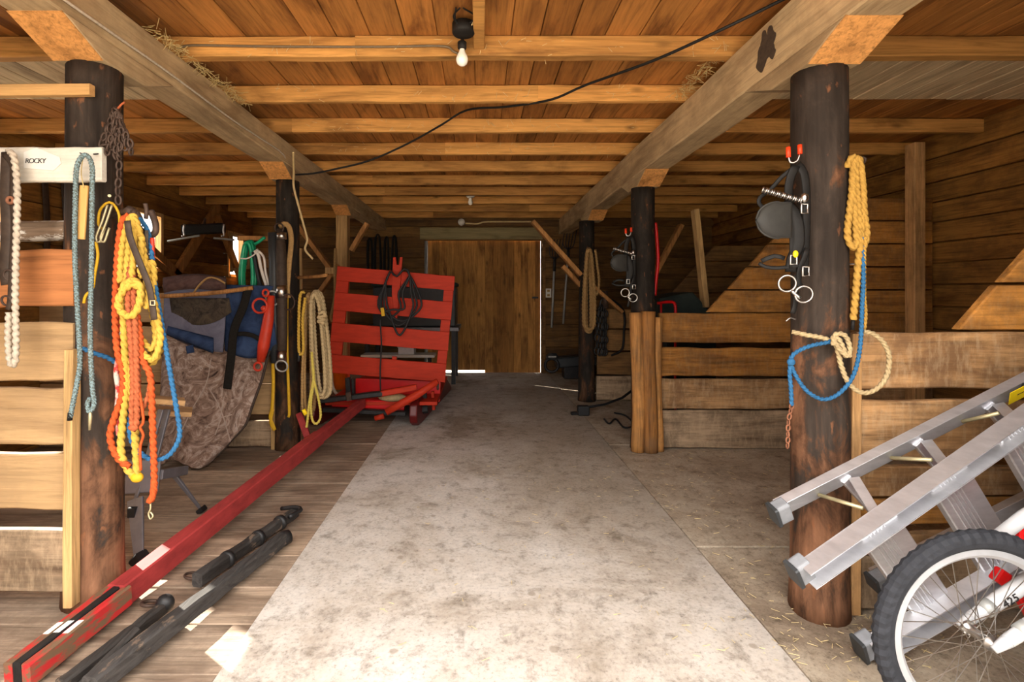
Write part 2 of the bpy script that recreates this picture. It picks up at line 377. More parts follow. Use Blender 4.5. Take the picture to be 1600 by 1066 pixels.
M['post'] = log_mat('tarred log', (0.029, 0.0205, 0.0155, 1), (0.17, 0.08, 0.042, 1), 0.16)
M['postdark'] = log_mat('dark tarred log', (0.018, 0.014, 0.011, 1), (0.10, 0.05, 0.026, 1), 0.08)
M['concrete'] = ground_mat('worn concrete', (0.53, 0.485, 0.44, 1), (0.45, 0.395, 0.34, 1), (0.28, 0.23, 0.18, 1), (0.28, 0.23, 0.18, 1), light2=(0.60, 0.57, 0.545, 1), side_tone=True)
M['dirtfloor'] = ground_mat('dusty stall floor', (0.43, 0.36, 0.275, 1), (0.35, 0.28, 0.205, 1), (0.23, 0.175, 0.125, 1), (0.40, 0.32, 0.21, 1), sc=1.6)
M['gravel'] = ground_mat('yard gravel', (0.50, 0.45, 0.38, 1), (0.46, 0.41, 0.34, 1), (0.36, 0.31, 0.26, 1), (0.3, 0.27, 0.22, 1))
M['red'] = flat('red paint', lin(182, 49, 25), 0.6, var=0.22, sc=6, bump=0.001, stretch=(1, 6, 6), spec=0.2)
M['redworn'] = flat('worn red paint', lin(160, 56, 54), 0.65, var=0.35, sc=7, bump=0.001, stretch=(3, 1, 3), spec=0.25)
M['redend'] = flat('bare edge of red pole', lin(178, 40, 40), 0.6, second=lin(110, 84, 62), amount=0.5, sc=9, stretch=(4, 1, 4))
M['maroon'] = flat('dull red runner paint', lin(98, 20, 20), 0.4, var=0.3, sc=8)
M['orangetool'] = flat('orange red paint', lin(190, 52, 28), 0.5, var=0.25, sc=10)
M['brightred'] = flat('bright red enamel', lin(200, 16, 18), 0.35, var=0.1)
M['black'] = flat('black rubber', (0.012, 0.012, 0.013, 1), 0.6, var=0.3, sc=30)
M['tyre'] = flat('tyre rubber', (0.026, 0.027, 0.032, 1), 0.8, var=0.35, sc=40, bump=0.002, spec=0.2)
M['blackwood'] = wood('tarred pole', (0.05, 0.045, 0.042, 1), 'y', 0.4, knots=0.1, contrast=0.6, weath=((0.15, 0.105, 0.075, 1), 0.60))
M['iron'] = flat('rusty iron', (0.075, 0.045, 0.032, 1), 0.65, 0.4, var=0.5, sc=30, bump=0.002)
M['darkiron'] = flat('black iron', (0.03, 0.028, 0.028, 1), 0.5, 0.5, var=0.4, sc=25)
M['rust'] = flat('orange rust', (0.26, 0.10, 0.05, 1), 0.8, 0.1, var=0.5, sc=40)
M['leather'] = flat('black leather', (0.012, 0.0105, 0.0095, 1), 0.6, var=0.35, sc=30, bump=0.001, spec=0.22)
M['leatherbrown'] = flat('brown leather', (0.05, 0.032, 0.022, 1), 0.65, var=0.4, sc=30, bump=0.001, spec=0.25)
M['chrome'] = flat('bright steel', (0.50, 0.47, 0.44, 1), 0.28, 1.0, var=0.25)
M['alu'] = flat('scuffed aluminium', (0.70, 0.70, 0.73, 1), 0.42, 0.85, var=0.18, sc=9, bump=0.0005, stretch=(1, 1, 4))
M['aludull'] = flat('grey cast foot', (0.22, 0.225, 0.24, 1), 0.6, 0.1, var=0.25)
M['brass'] = flat('yellowed steel strut', (0.50, 0.43, 0.25, 1), 0.45, 0.6, var=0.2)
M['greymetal'] = flat('grey painted steel', (0.155, 0.15, 0.165, 1), 0.45, 0.3, var=0.25, sc=10)
M['bikewhite'] = flat('white bicycle paint', (0.52, 0.515, 0.52, 1), 0.35, var=0.08)
M['rim'] = flat('silver rim', (0.50, 0.50, 0.52, 1), 0.4, 0.5, var=0.1)
M['rope_yellow'] = flat('yellow rope', lin(188, 152, 66), 0.9, sc=95, bump=0.002, second=lin(112, 88, 40), amount=0.64, spec=0.1)
M['rope_orange'] = flat('orange rope', lin(182, 80, 40), 0.9, var=0.35, sc=80, bump=0.002, spec=0.1)
M['rope_rust'] = flat('faded orange rope', lin(164, 88, 56), 0.9, var=0.35, sc=80, bump=0.002, spec=0.1)
M['rope_cream'] = flat('cream rope', lin(176, 154, 116), 0.9, var=0.3, sc=60, bump=0.002, spec=0.1)
M['rope_tan'] = flat('tan rope', lin(166, 132, 86), 0.9, var=0.3, sc=60, bump=0.002, spec=0.1)
M['rope_straw'] = flat('straw yellow rope', lin(176, 136, 66), 0.9, var=0.3, sc=60, bump=0.002, spec=0.1)
M['rope_white'] = flat('white rope', lin(184, 170, 152), 0.9, var=0.3, sc=60, bump=0.002, spec=0.1)
M['rope_blue'] = flat('blue rope', lin(50, 98, 138), 0.85, var=0.35, sc=80, bump=0.001, spec=0.1)
M['rope_grey'] = flat('grey blue lead rope', lin(84, 88, 80), 0.85, sc=190, second=lin(120, 140, 144), amount=0.5, spec=0.1)
M['rope_redwhite'] = flat('red and white lead', lin(176, 44, 36), 0.85, sc=22, second=lin(190, 172, 158), amount=0.5)
M['cord_yellow'] = flat('yellow cord', lin(206, 160, 26), 0.7, var=0.15, sc=40)
M['cord_lime'] = flat('yellow tow rope', lin(196, 176, 80), 0.8, var=0.2, sc=60)
M['green'] = flat('green hose', lin(16, 150, 105), 0.3, var=0.15)
M['hosewhite'] = flat('white hose', lin(215, 205, 195), 0.4, var=0.15)
M['conduit'] = flat('cable sheath', lin(196, 170, 122), 0.6, var=0.2)
M['conduitgrey'] = flat('grey cable sheath', lin(105, 88, 66), 0.6, var=0.2)
M['navy'] = cloth_mat('navy canvas', [lin(34, 44, 70), lin(50, 66, 98), lin(62, 80, 112)], 3.0)
M['greycloth'] = cloth_mat('grey quilted cloth', [lin(92, 92, 108), lin(120, 118, 134)], 4.0)
M['netcloth'] = cloth_mat('dark mesh pocket', [lin(24, 24, 28), lin(70, 62, 54), lin(90, 78, 62)], 9.0)
M['mauve'] = cloth_mat('mauve brown blanket', [lin(70, 50, 46), lin(104, 82, 78)], 4.0)
M['camo'] = cloth_mat('bark camouflage cloth', [lin(60, 46, 40), lin(122, 100, 88), lin(150, 126, 112), lin(186, 168, 156), lin(100, 80, 70)], 5.5, 0.02, 3.0)
M['strap'] = flat('black webbing', (0.016, 0.014, 0.012, 1), 0.9, var=0.3, sc=60, spec=0.1)
M['ochre'] = flat('pale varnished wood', lin(198, 150, 84), 0.6, var=0.12, sc=8, stretch=(4, 4, 1))
M['bulb'] = flat('frosted bulb glass', (0.85, 0.80, 0.72, 1), 0.25, var=0.05)
M['porcelain'] = flat('white porcelain', (0.66, 0.63, 0.57, 1), 0.3, var=0.05)
M['orangepail'] = flat('orange plastic', lin(238, 110, 20), 0.4, var=0.15)
M['whiteplastic'] = flat('white plastic', (0.72, 0.72, 0.72, 1), 0.4, var=0.08)
M['darkgreen'] = flat('dark green canvas', (0.018, 0.028, 0.022, 1), 0.7, var=0.4, sc=6)
M['charcoal'] = flat('charcoal plastic', (0.03, 0.032, 0.034, 1), 0.5, var=0.2)
M['header'] = wood('painted door header', (0.24, 0.19, 0.09, 1), 'x', 0.3, knots=0.2, contrast=0.3)
M['greypipe'] = flat('galvanised pipe', (0.42, 0.42, 0.40, 1), 0.5, 0.4, var=0.2)
M['straw'] = flat('straw', (0.62, 0.48, 0.24, 1), 0.8, var=0.3)
M['ink'] = flat('black marker ink', (0.015, 0.013, 0.013, 1), 0.7, var=0.1)
M['labelyellow'] = flat('yellow label', lin(248, 212, 20), 0.5, var=0.05)
M['glass'] = glass_mat('window glass')
M['tape'] = flat('red plastic', lin(230, 60, 20), 0.5, var=0.1)
M['straw2'] = flat('straw twine', lin(190, 165, 110), 0.9, var=0.2)

# ------------------------------------------------------------------ the barn itself
XL, XR, YB, YF = -3.72, 3.80, 8.40, 0.60
CEIL = 2.62
def struct(o, label=None, cat=None):
    o['kind'] = 'structure'
    if label: o['label'] = label; o['category'] = cat
    return o
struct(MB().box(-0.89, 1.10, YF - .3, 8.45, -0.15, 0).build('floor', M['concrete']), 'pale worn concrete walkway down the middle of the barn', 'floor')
mb = MB(); y = YF
while y < 8.45:
    d = RNG.uniform(0.20, 0.28)
    mb.board((XL - .05, y + d / 2, -0.025 + RNG.uniform(-.004, 0)), (-0.892, y + d / 2, -0.025 + RNG.uniform(-.004, 0)), d, 0.05, up=(0, 1, 0), c=0.004, seg=8, jit=0.003)
    y += d
struct(mb.build('floor.001', M['floorx']), 'brown plank floor left of the concrete walkway', 'floor')
mb = MB()
for y0, y1 in ((YF, 2.62), (2.632, 4.4), (4.41, 8.45)):
    mb.box(1.112, XR + .05, y0, y1, -0.15, -0.006)
struct(mb.build('floor.002', M['dirtfloor'], bevel=0.006), 'dusty brown stall floor right of the concrete walkway', 'floor')
struct(MB().box(-40, 40, -45, 30, -0.35, -0.16).build('ground', M['gravel']), 'gravel yard outside the barn', 'ground')
mb = MB(); x = XL - .05
while x < XR:
    d = RNG.uniform(0.15, 0.19)
    h = CEIL + 0.0125 + RNG.uniform(0, .004)
    mb.board((x + d / 2, YF - .05, h), (x + d / 2, YB + .1, h), d - RNG.uniform(.002, .006), 0.025, up=(1, 0, 0), c=0.003, seg=6, jit=.001)
    x += d
mb.box(XL - .06, XR + .06, YF - .05, YB + .12, CEIL + .03, CEIL + .06)
ceil = struct(mb.build('ceiling', M['deck']), 'orange brown boarded ceiling above the joists', 'ceiling')
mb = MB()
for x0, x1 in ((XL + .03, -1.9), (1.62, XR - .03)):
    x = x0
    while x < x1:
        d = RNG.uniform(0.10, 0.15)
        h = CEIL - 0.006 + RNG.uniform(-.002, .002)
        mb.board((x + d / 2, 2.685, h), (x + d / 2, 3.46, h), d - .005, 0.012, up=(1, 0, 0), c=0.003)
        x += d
mb.build('paler_boards', M['paler'], ceil)

rows = [-0.16, .03, .22, .42, .61, .80, 1.0, 1.19, 1.37, 1.55, 1.72, 1.89, 2.06, 2.23, 2.43, 2.66]
WIN = [(2.9, 4.05), (5.43, 6.0), (7.55, 8.07)]  # first window is out of view, widened to lengthen its sun patch
base_rows = rows
mb = MB()
for z0, z1 in zip(rows, rows[1:]):
    segs = [(YF - .04, YB + .1)]
    if 1.5 < z0 < 2.2:
        segs = [(YF - .04, WIN[0][0]), (WIN[0][1], WIN[1][0]), (WIN[1][1], WIN[2][0]), (WIN[2][1], YB + .1)]
    off = RNG.uniform(0, .008)
    for a, b in segs:
        mb.board((XL - .02 - off, a, (z0 + z1) / 2), (XL - .02 - off, b, (z0 + z1) / 2), z1 - z0 - RNG.uniform(.004, .010), 0.04, c=0.004, seg=10, jit=.0015)
        mb.box(XL - .09, XL - .052, a, b, z0, z1)
struct(mb.build('wall_left', M['wally']), 'brown boarded barn wall on the left with small windows', 'wall')
mb = MB()
for z0, z1 in zip(rows, rows[1:]):
    off = RNG.uniform(0, .008)
    mb.board((XR + .02 + off, YF - .04, (z0 + z1) / 2), (XR + .02 + off, YB + .1, (z0 + z1) / 2), z1 - z0 - RNG.uniform(.005, .012), 0.04, c=0.005, seg=10, jit=.002)
mb.box(XR + .055, XR + .09, YF - .04, YB + .1, -.16, 2.66)
struct(mb.build('wall_right', M['wally']), 'dark brown boarded barn wall on the right', 'wall')
mb = MB()
DX0, DX1, DZ = -0.90, 1.0, 2.17
for z0, z1 in zip(rows, rows[1:]):
    off = RNG.uniform(0, .008); segs = [(XL - .05, DX0), (DX1, XR + .05)] if z0 < 2.06 else [(XL - .05, XR + .05)]
    if z0 < 2.17 <= z1: z0 = DZ
    if abs(z1 - 2.23) < .01: continue
    for a, b in segs:
        mb.board((a, YB + .02 + off, (z0 + z1) / 2), (b, YB + .02 + off, (z0 + z1) / 2), z1 - z0, 0.04, c=0.009)
for a, b in ((XL - .05, DX0), (DX1, XR + .05)):
    mb.board((a, YB + .02, 2.145), (b, YB + .02, 2.145), .17, 0.04, c=.006)
mb.board((DX0, YB + .02, 2.20), (DX1, YB + .02, 2.20), .06, 0.04, c=.006)
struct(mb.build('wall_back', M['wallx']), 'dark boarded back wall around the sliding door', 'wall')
mb = MB()
mb.box(XL - .06, -1.95, YF - .05, YF, -.16, 2.66).box(1.62, XR + .06, YF - .05, YF, -.16, 2.66).box(-1.95, 1.62, YF - .05, YF, 2.6, 2.66)  # unseen wall, set further in so daylight fades quicker along the barn
struct(mb.build('wall_front', M['wallx']), 'unseen front wall around the open doorway, moved inward to steepen the light falloff', 'wall')
# back sliding door: upright boards hung outside the opening, daylight under its near corner
mb = MB(); x = DX0 - .01
while x < DX1 - .01:
    d = min(RNG.uniform(.10, .14), DX1 - .001 - x)
    if DX1 - x - d < .05: d = DX1 - .001 - x
    z0 = 0.035 if x < -.05 else -0.03
    mb.board((x + d / 2, YB + .075 + RNG.uniform(0, .003), z0), (x + d / 2, YB + .075, 2.18), d, .03, up=(1, 0, 0), c=.003)
    x += d
dr = struct(mb.build('door_1', M['door']), 'tall brown sliding door of upright boards in the back wall', 'door')
MB().box(.86, .96, YB + .03, YB + .058, 1.22, 1.25).build('door_handle', M['darkiron'], dr)
for i, (a, b) in enumerate(WIN):
    fr = MB()
    zz0, zz1 = 1.55, 2.23
    fr.box(XL - .05, XL + .012, a - .001, a + .045, zz0, zz1).box(XL - .05, XL + .012, b - .045, b + .001, zz0, zz1)
    fr.box(XL - .05, XL + .012, a + .045, b - .045, zz1 - .045, zz1 + .001).box(XL - .05, XL + .02, a + .045, b - .045, zz0 - .001, zz0 + .04)
    f = struct(fr.build('window_%d' % (i + 1), M['pale_z']), ('unseen window in the left wall beside the front stall, widened for its sun patch', 'small bright window in the left wall behind the hanging ropes', 'small window in the left wall by the green hose')[i], 'window')
    MB().box(XL - .032, XL - .028, a + .04, b - .04, zz0 + .035, zz1 - .04).build('pane', M['glass'], f)
# open sash hanging inwards at the far window
o = MB(); p = [Vector((XL + .05, 7.56, z)) for z in (1.6, 2.2)]
for q, r_ in (((XL + .05, 7.56, 1.62), (XL + .05, 7.56, 2.20)), ((XL + .33, 7.50, 1.66), (XL + .33, 7.50, 2.13)), ((XL + .05, 7.56, 2.17), (XL + .33, 7.50, 2.11)), ((XL + .05, 7.56, 1.65), (XL + .33, 7.50, 1.69))):
    o.board(q, r_, .04, .03, up=(1, .2, 0) if q[0] == r_[0] else (0, 0, 1))
sash = tag(o.build('window_sash', M['pale_z']), 'wooden sash swung inward beside the far small window', 'window sash')
sash['kind'] = 'structure'
MB().prism([(XL + .06, 7.556, 1.66), (XL + .325, 7.5, 1.70), (XL + .325, 7.5, 2.1), (XL + .06, 7.556, 2.16)], (0, .004, 0)).build('pane', M['glass'], sash)
# beams
def beam(x0, x1, z0, z1, name, label):
    o = MB().board(((x0 + x1) / 2, YF + .05, (z0 + z1) / 2), ((x0 + x1) / 2, YB - .01, (z0 + z1) / 2), z1 - z0, x1 - x0, c=.008, seg=16, jit=.006).build(name, M['beam'])
    return tag(o, label, 'beam', kind='structure')
beam(-1.74, -1.54, 2.335, 2.515, 'beam', 'long weathered ceiling beam over the left row of posts')
beam(1.29, 1.49, 2.275, 2.515, 'beam.001', 'long weathered ceiling beam over the right row of posts')
# joists
ordn = ['first', 'second', 'third', 'fourth', 'fifth', 'sixth', 'seventh', 'eighth', 'ninth', 'tenth']
YJ = [2.63 + .615 * k for k in range(10)]
for k, yj in enumerate([YJ[0] - 1.23, YJ[0] - .615] + YJ):
    mb = MB(); x0, x1 = XL + .005, XR - .005
    if k == 3: x0, x1 = -1.80, 1.55
    th = .065 if k == 2 else .045
    za = RNG.uniform(-.004, .004)
    xm = RNG.uniform(-1.2, 1.0)
    mb.board((x0, yj + th / 2, 2.566 + za), (xm, yj + th / 2, 2.566), .104, th, c=.005, seg=14, jit=.0035)
    mb.board((xm - .25, yj + th / 2 - .004, 2.5665), (x1, yj + th / 2 - .004, 2.566 - za), .104, th, c=.005, seg=14, jit=.0035)
    nm = 'ceiling joist above the doorway where one stands, out of view' if k == 0 else 'ceiling joist overhead just in front of the bare bulb' if k == 1 else \
        'orange sawn ceiling joist, %s back from the bare light bulb' % ordn[k - 2]
    if k == 2: nm = 'orange ceiling joist carrying a grey cable beside the bare bulb'
    if k == 3: nm = 'short pale ceiling joist spanning only between the two beams'
    tag(mb.build('ceiling_joist', M['joist']), nm, 'ceiling joist', 'ceiling joists')
# ------------------------------------------------------------------ posts
def log(name, x, y, r, z1, m, label, r1=None, lean=(0, 0), n=20, flatside=0.0, base_flare=1.06):
    t = thing(name, (x, y, 0), label, 'post', 'log posts under the beams')
    mb = MB(); rings = []; K = 26
    ph = RNG.uniform(0, 6)
    for i in range(K + 1):
        k = i / K; z = z1 * k - .01 * (1 - k)
        rr = r + ((r1 or r) - r) * k
        if k < .08: rr *= 1 + (base_flare - 1) * (1 - k / .08)
        ring = []
        for j in range(n):
            th = 2 * math.pi * j / n
            q = rr * (1 + .018 * math.sin(3 * th + ph + z * 1.2) + .012 * math.sin(5 * th + z * 3.1 + ph) + .008 * math.sin(2 * th - 5 * z))
            ring.append(Vector((x + lean[0] * k + q * math.cos(th), y + lean[1] * k + q * math.sin(th), z)))
        rings.append(ring)
    mb.sweep(rings).build('trunk' if False else 'shaft', m, t, smooth=True)
    return t
P1L = log('log_post', -1.64, 2.18, .108, 2.245, M['post'], 'thick dark front log post on the left, hung with coloured ropes', r1=.10)
P1R = log('log_post', 1.39, 2.10, .105, 2.195, M['post'], 'thick dark front log post on the right, blue rope looped around it', r1=.10)
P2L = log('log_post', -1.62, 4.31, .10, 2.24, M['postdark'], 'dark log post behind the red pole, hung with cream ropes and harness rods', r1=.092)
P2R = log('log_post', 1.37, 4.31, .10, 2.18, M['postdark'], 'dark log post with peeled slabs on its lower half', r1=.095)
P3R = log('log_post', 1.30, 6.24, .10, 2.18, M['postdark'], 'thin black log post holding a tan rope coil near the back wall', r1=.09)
for k, (dx, dy, r, z1, m) in enumerate(((-.075, -.10, .055, 1.14, 'bark'), (.015, -.115, .06, 1.15, 'bark'), (.095, -.085, .042, 1.10, 'bark'))):
    mb = MB(); mb.tube(crom([(1.37 + dx + .012 * math.sin(z * 4 + k), 4.31 + dy, z) for z in [z1 * i / 6 for i in range(7)]], .06), r, 12)
    mb.build('slab', M[m], P2R, smooth=True)
sq = thing('timber_post', (-1.67, 6.24, 0), 'square pale timber post by the red slatted rack', 'post')
MB().board((-1.67, 6.24, 0), (-1.67, 6.24, 2.24), .14, .13, up=(1, 0, 0), c=.006, seg=10, jit=.003).build('timber', M['pale_z'], sq)
# bolsters
def bolster(x0, x1, y, z0, z1, label):
    t = thing('bolster_block', ((x0 + x1) / 2, y, z0), label, 'bolster', 'bolster blocks on the posts')
    h = z1 - z0
    poly = [(x0, y - .09, z0), (x0, y + .17, z0), (x0, y + .40, z1), (x0, y - .30, z1)]
    MB().prism(poly, (x1 - x0, 0, 0)).build('block', M['beam'], t, bevel=.006)
    s = Vector((0, -.21, h)); nrm = Vector((0, -h, -.21)).normalized()
    a = Vector((x0 + .003, y - .09, z0 + .002)) ; b = Vector((x1 - .003, y - .09, z0 + .002))
    q = MB().prism([a, b, b + s * .98, a + s * .98], nrm * .004)
    q.build('cut_end', M['endgrain'], t)['label'] = 'fresh orange sawn end of the block'
bolster(-1.745, -1.535, 2.18, 2.245, 2.335, 'timber bolster on the rope-hung left front post')
bolster(1.285, 1.495, 2.10, 2.195, 2.275, 'timber bolster on the right front post with the blue rope')
bolster(-1.735, -1.545, 4.31, 2.24, 2.335, 'timber bolster on the post hung with cream ropes')
bolster(1.295, 1.485, 4.31, 2.18, 2.275, 'timber bolster on the post with peeled lower slabs')
bolster(-1.735, -1.545, 6.24, 2.24, 2.335, 'timber bolster on the square pale timber post')
bolster(1.295, 1.485, 6.24, 2.18, 2.275, 'timber bolster on the thin back post with the tan rope')
# ------------------------------------------------------------------ stall partitions
def planks(t, x0, x1, y, zs, mats, ts=.04, tilt=.0):
    for k, (za, zb) in enumerate(zs):
        dz = RNG.uniform(-tilt, tilt)
        MB().board((x0 + RNG.uniform(-.004, .004), y + ts / 2, (za + zb) / 2), (x1, y + ts / 2, (za + zb) / 2 + dz), abs(za - zb), ts, c=.006, seg=18, jit=.005).build('plank', M[mats[min(k, len(mats) - 1)]], t)
def steps(t, y, x_a, z_a, x1, m, ts=.04, n=3, hs=.185):
    for k in range(n):
        z0 = z_a + k * (hs + .008); z1 = z0 + hs - .004
        xa = x_a + (z0 - z_a) * .92; xb = xa + hs * .86
        MB().prism([(xa, y, z0), (x1, y, z0), (x1, y, z1), (xb, y, z1)], (0, ts, 0)).build('plank', M[m], t, bevel=.006)
t = thing('stall_partition', (-2.66, 2.06, 0), 'pale plank stall side left of the rope-hung post', 'stall partition', 'stall partitions')
planks(t, -3.70, -1.645, 2.07, [(1.471, 1.238), (1.174, .941), (.907, .682), (.643, .418), (.333, .085)], ['russet', 'light', 'light', 'light', 'dirty'])
MB().board((-1.628, 2.045, 1.07), (-1.632, 2.045, .05), .036, .05, up=(1, 0, 0), seg=8, jit=.002).build('edge_strip', M['pale_z'], t)
t = thing('stall_partition', (2.6, 2.08, 0), 'brown plank stall side behind the aluminium ladder', 'stall partition', 'stall partitions')
planks(t, 1.535, 3.785, 2.08, [(1.134, .905), (.856, .625), (.588, .467), (.460, .354), (.318, .232), (.225, .008)], ['stallpale', 'stallpale', 'stallpale', 'stall', 'stallpale', 'dirty'], tilt=.006)
steps(t, 2.08, 1.945, 1.146, 3.785, 'stall', n=7)  # upper planks out of view, carried up to block light from the right bay
MB().board((1.517, 2.08, 1.13), (1.512, 2.08, .0), .038, .05, up=(1, 0, 0), seg=8, jit=.003).build('edge_strip', M['upright'], t)
t = thing('stall_partition', (2.6, 4.28, 0), 'dark brown plank stall side with black gaps joined to the peeled-slab post', 'stall partition', 'stall partitions')
planks(t, 1.50, 3.785, 4.28, [(1.13, .885), (.842, .607), (.582, .330), (.318, .004)], ['stall', 'stall', 'stallpale', 'dirty'], tilt=.008)
steps(t, 4.28, 1.90, 1.14, 3.785, 'stall', n=5)
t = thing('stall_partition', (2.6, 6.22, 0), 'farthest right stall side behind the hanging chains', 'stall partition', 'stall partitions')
planks(t, 1.42, 3.785, 6.22, [(1.11, .878), (.862, .605), (.585, .315), (.295, .004)], ['stallshade', 'stallshade', 'stallshade', 'dirty'])
steps(t, 6.22, 2.16, 1.12, 3.785, 'stallshade', n=4)
t = thing('stall_partition', (-2.66, 4.30, 0), 'pale plank stall side under the draped camouflage cover', 'stall partition', 'stall partitions')
planks(t, -3.70, -1.735, 4.30, [(1.30, 1.05), (1.02, .80), (.775, .545), (.535, .285), (.225, .01)], ['light', 'light', 'light', 'light', 'dirty'])
MB().board((-1.722, 4.27, 1.1), (-1.722, 4.27, 0), .03, .04, up=(1, 0, 0)).build('edge_strip', M['pale_z'], t)
# braces and uprights in the bays
def brace(a, b, w_, t_, label, m='brace', up=(0, 1, 0), name='wall_brace', group='timber braces'):
    return tag(MB().board(a, b, w_, t_, up=up, c=.005).build(name, M[m]), label, 'brace', group)
XW = XL + .045
brace((XW, 7.20, 2.55), (XW, 5.99, 1.34), .13, .05, 'brown diagonal brace on the left wall sloping down toward the bright window')
brace((XW + .05, 7.05, 2.37), (XW + .05, 7.78, 1.50), .12, .045, 'brown diagonal brace sloping down toward the open window sash')
brace((XW + .0, 5.45, 1.93), (XW + .0, 6.72, 1.28), .09, .05, 'orange lit diagonal rail below the bright left window, upper of two')
brace((XW + .055, 5.60, 1.70), (XW + .055, 6.62, 1.26), .06, .045, 'orange lit diagonal rail below the bright left window, lower of two')
brace(at(466, 352, 6.2), at(528, 436, 6.2), .12, .05, 'orange knee brace on the left of the square pale post', up=(0, 1, 0))
brace(at(496, 462, 6.2), at(530, 414, 6.2), .10, .05, 'short brace rising to the square pale post from below')
brace(at(549, 392, 6.15), at(574, 349, 6.15), .10, .05, 'short pale knee brace on the right of the square pale post')
brace(at(832, 346, 6.2), at(907, 430, 6.2), .13, .05, 'long orange knee brace rising left from the thin back post')
brace(at(879, 416, 6.26), at(907, 447, 6.26), .10, .05, 'short orange offcut under the long knee brace')
brace(at(926, 447, 6.12), at(972, 488, 6.12), .10, .04, 'dark diagonal brace right of the thin back post')
brace(at(1086, 328, 5.0), at(1102, 480, 5.0), .10, .05, 'pale upright timber leaning in the stall behind the brown partition', 'pale_z', name='leaning_timber', up=(0, 1, 0))
brace(at(1064, 352, 5.9), at(1022, 430, 5.9), .11, .05, 'dark diagonal brace left of the pale leaning timber')
brace((3.56, 4.19, 2.52), (3.56, 4.19, 0), .10, .09, 'upright stud against the dark right wall', 'upright', up=(0, 1, 0), name='wall_stud')
tag(MB().board(at(509, 423, 6.12), at(527, 423, 6.12), .075, .05).build('wood_block', M['pale_z']), 'pale wooden block nailed left of the square post', 'block')
# door header, pipe frame, lintel bits at the back
struct(MB().board((-.98, YB - .03, 2.285), (1.02, YB - .03, 2.285), .19, .045, c=.005).build('trim_1', M['header']), 'dull green grey header board over the back door', 'trim')
struct(MB().tube([(DX0 + .02, YB - .03, .02), (DX0 + .02, YB - .03, 2.16)], .028, 10).build('trim_2', M['greypipe'], smooth=True), 'grey pipe standing at the left edge of the back door', 'trim')
struct(MB().box(1.02, 1.07, YB - .04, YB - .002, 0, 2.2).build('trim_3', M['wallx']), 'dark jamb right of the back door', 'trim')
struct(MB().box(XL, XR, YB - .06, YB - .002, 2.40, 2.50).build('trim_4', M['wallx']), 'dark plate under the joists on the back wall', 'trim')

M['scorch'] = flat('scorched wood', (0.055, 0.034, 0.02, 1), 0.9, var=0.4, sc=40)
mk = MB()
for dy, dz, rr in ((0, 0, .055), (.045, -.03, .04), (-.03, .035, .035), (.02, .05, .028), (-.045, -.035, .022)):
    c0 = Vector((1.287 - rr * .02, 2.30 + dy, 2.395 + dz)); ph = RNG.uniform(0, 6)
    mk.prism([c0 + Vector((0, rr * math.cos(a) * (1 + .25 * math.sin(3 * a + ph)), rr * 1.2 * math.sin(a) * (1 + .3 * math.cos(2 * a + ph)))) for a in [i * .2513 for i in range(25)]], (.003, 0, 0))
mk.build('burn_mark', M['scorch'], bpy.data.objects['beam.001'])['label'] = 'black scorched knot on the beam side'

# ------------------------------------------------------------------ ropes and hanging tack
def hank_path(top, length, loops, wt, wb, dy=0.02, jit=0.012, k=14, lean=0.0, lvar=.06):
    top = Vector(top); out = []
    for i in range(loops):
        Li = length * (1 - RNG.uniform(0, lvar)); off = RNG.uniform(-jit, jit); yo = -dy * (i / max(1, loops - 1) - .5) + RNG.uniform(-.004, .004)
        ww = RNG.uniform(.45, 1.0)
        for j in range(k):
            a = 2 * math.pi * j / k; d = (1 - math.cos(a)) / 2; s = math.sin(a); s = math.copysign(abs(s) ** .5, s)
            wd = (wt + (wb - wt) * d) * ww
            out.append(top + Vector((wd * s + off * d + lean * d * length, yo + .012 * math.copysign(1, s) * min(1, abs(s)), -Li * d - .006 * i * (d < .1))))
    return out
def rope(name, pts, r, m, label=None, cat='rope', parent=None, lobes=3, step=None, group=None, closed=False, pitch=None):
    step = min(step or 1, (pitch or r * 7) / lobes / 6) if lobes else (step or max(.008, r * .9))
    p = crom(pts, step, closed)
    o = MB().tube(p, r, 16 if lobes else 8, lobes=lobes, pitch=pitch or r * 7, closed=closed).build(name, M[m], parent, smooth=True)
    if label: tag(o, label, cat, group)
    return o
def strapline(name, pts, wd, th, m, parent=None, label=None, cat='strap', up=(0, 1, 0)):
    p = crom(pts, .02)
    o = MB().tube(p, wd / 2, 8, flat=th / wd, up=up).build(name, M[m], parent, smooth=True)
    if label: tag(o, label, cat)
    return o

# --- white board with writing and weathered pole rail across the left stall
YW = 1.985
wb = thing('painted_board', at(60, 258, YW), 'white painted board with handwriting nailed across the left front post', 'board')
MB().board(at(-140, 259, YW + .02), at(163, 258, YW + .02), .137, .028, c=.006, seg=14, jit=.002).build('panel', M['white'], wb, bevel=.002)
fc = bpy.data.curves.new('writing', 'FONT'); fc.body = 'ROCKY'; fc.size = .027; fc.extrude = .0006; fc.shear = .1; fc.space_character = .8
fo = bpy.data.objects.new('tmp', fc); COL.objects.link(fo)
bpy.context.view_layer.update()
me = bpy.data.meshes.new_from_object(fo.evaluated_get(bpy.context.evaluated_depsgraph_get())); bpy.data.objects.remove(fo)
me.transform(Matrix.Rotation(math.radians(90), 4, 'X')); me.materials.clear(); me.materials.append(M['ink'])
fo = bpy.data.objects.new('handwriting', me); COL.objects.link(fo); fo.parent = wb
fo.location = at(39, 255, YW + .0012) - wb.location
MB().tube([at(125, 239, YW + .01), at(131, 242, YW - .02)], .003, 6).build('nail', M['darkiron'], wb)
MB().tube([at(146, 241, YW + .01), at(153, 240.5, YW - .02)], .003, 6).build('nail', M['darkiron'], wb)
mb = MB(); a = at(-60, 249, YW + .0035)
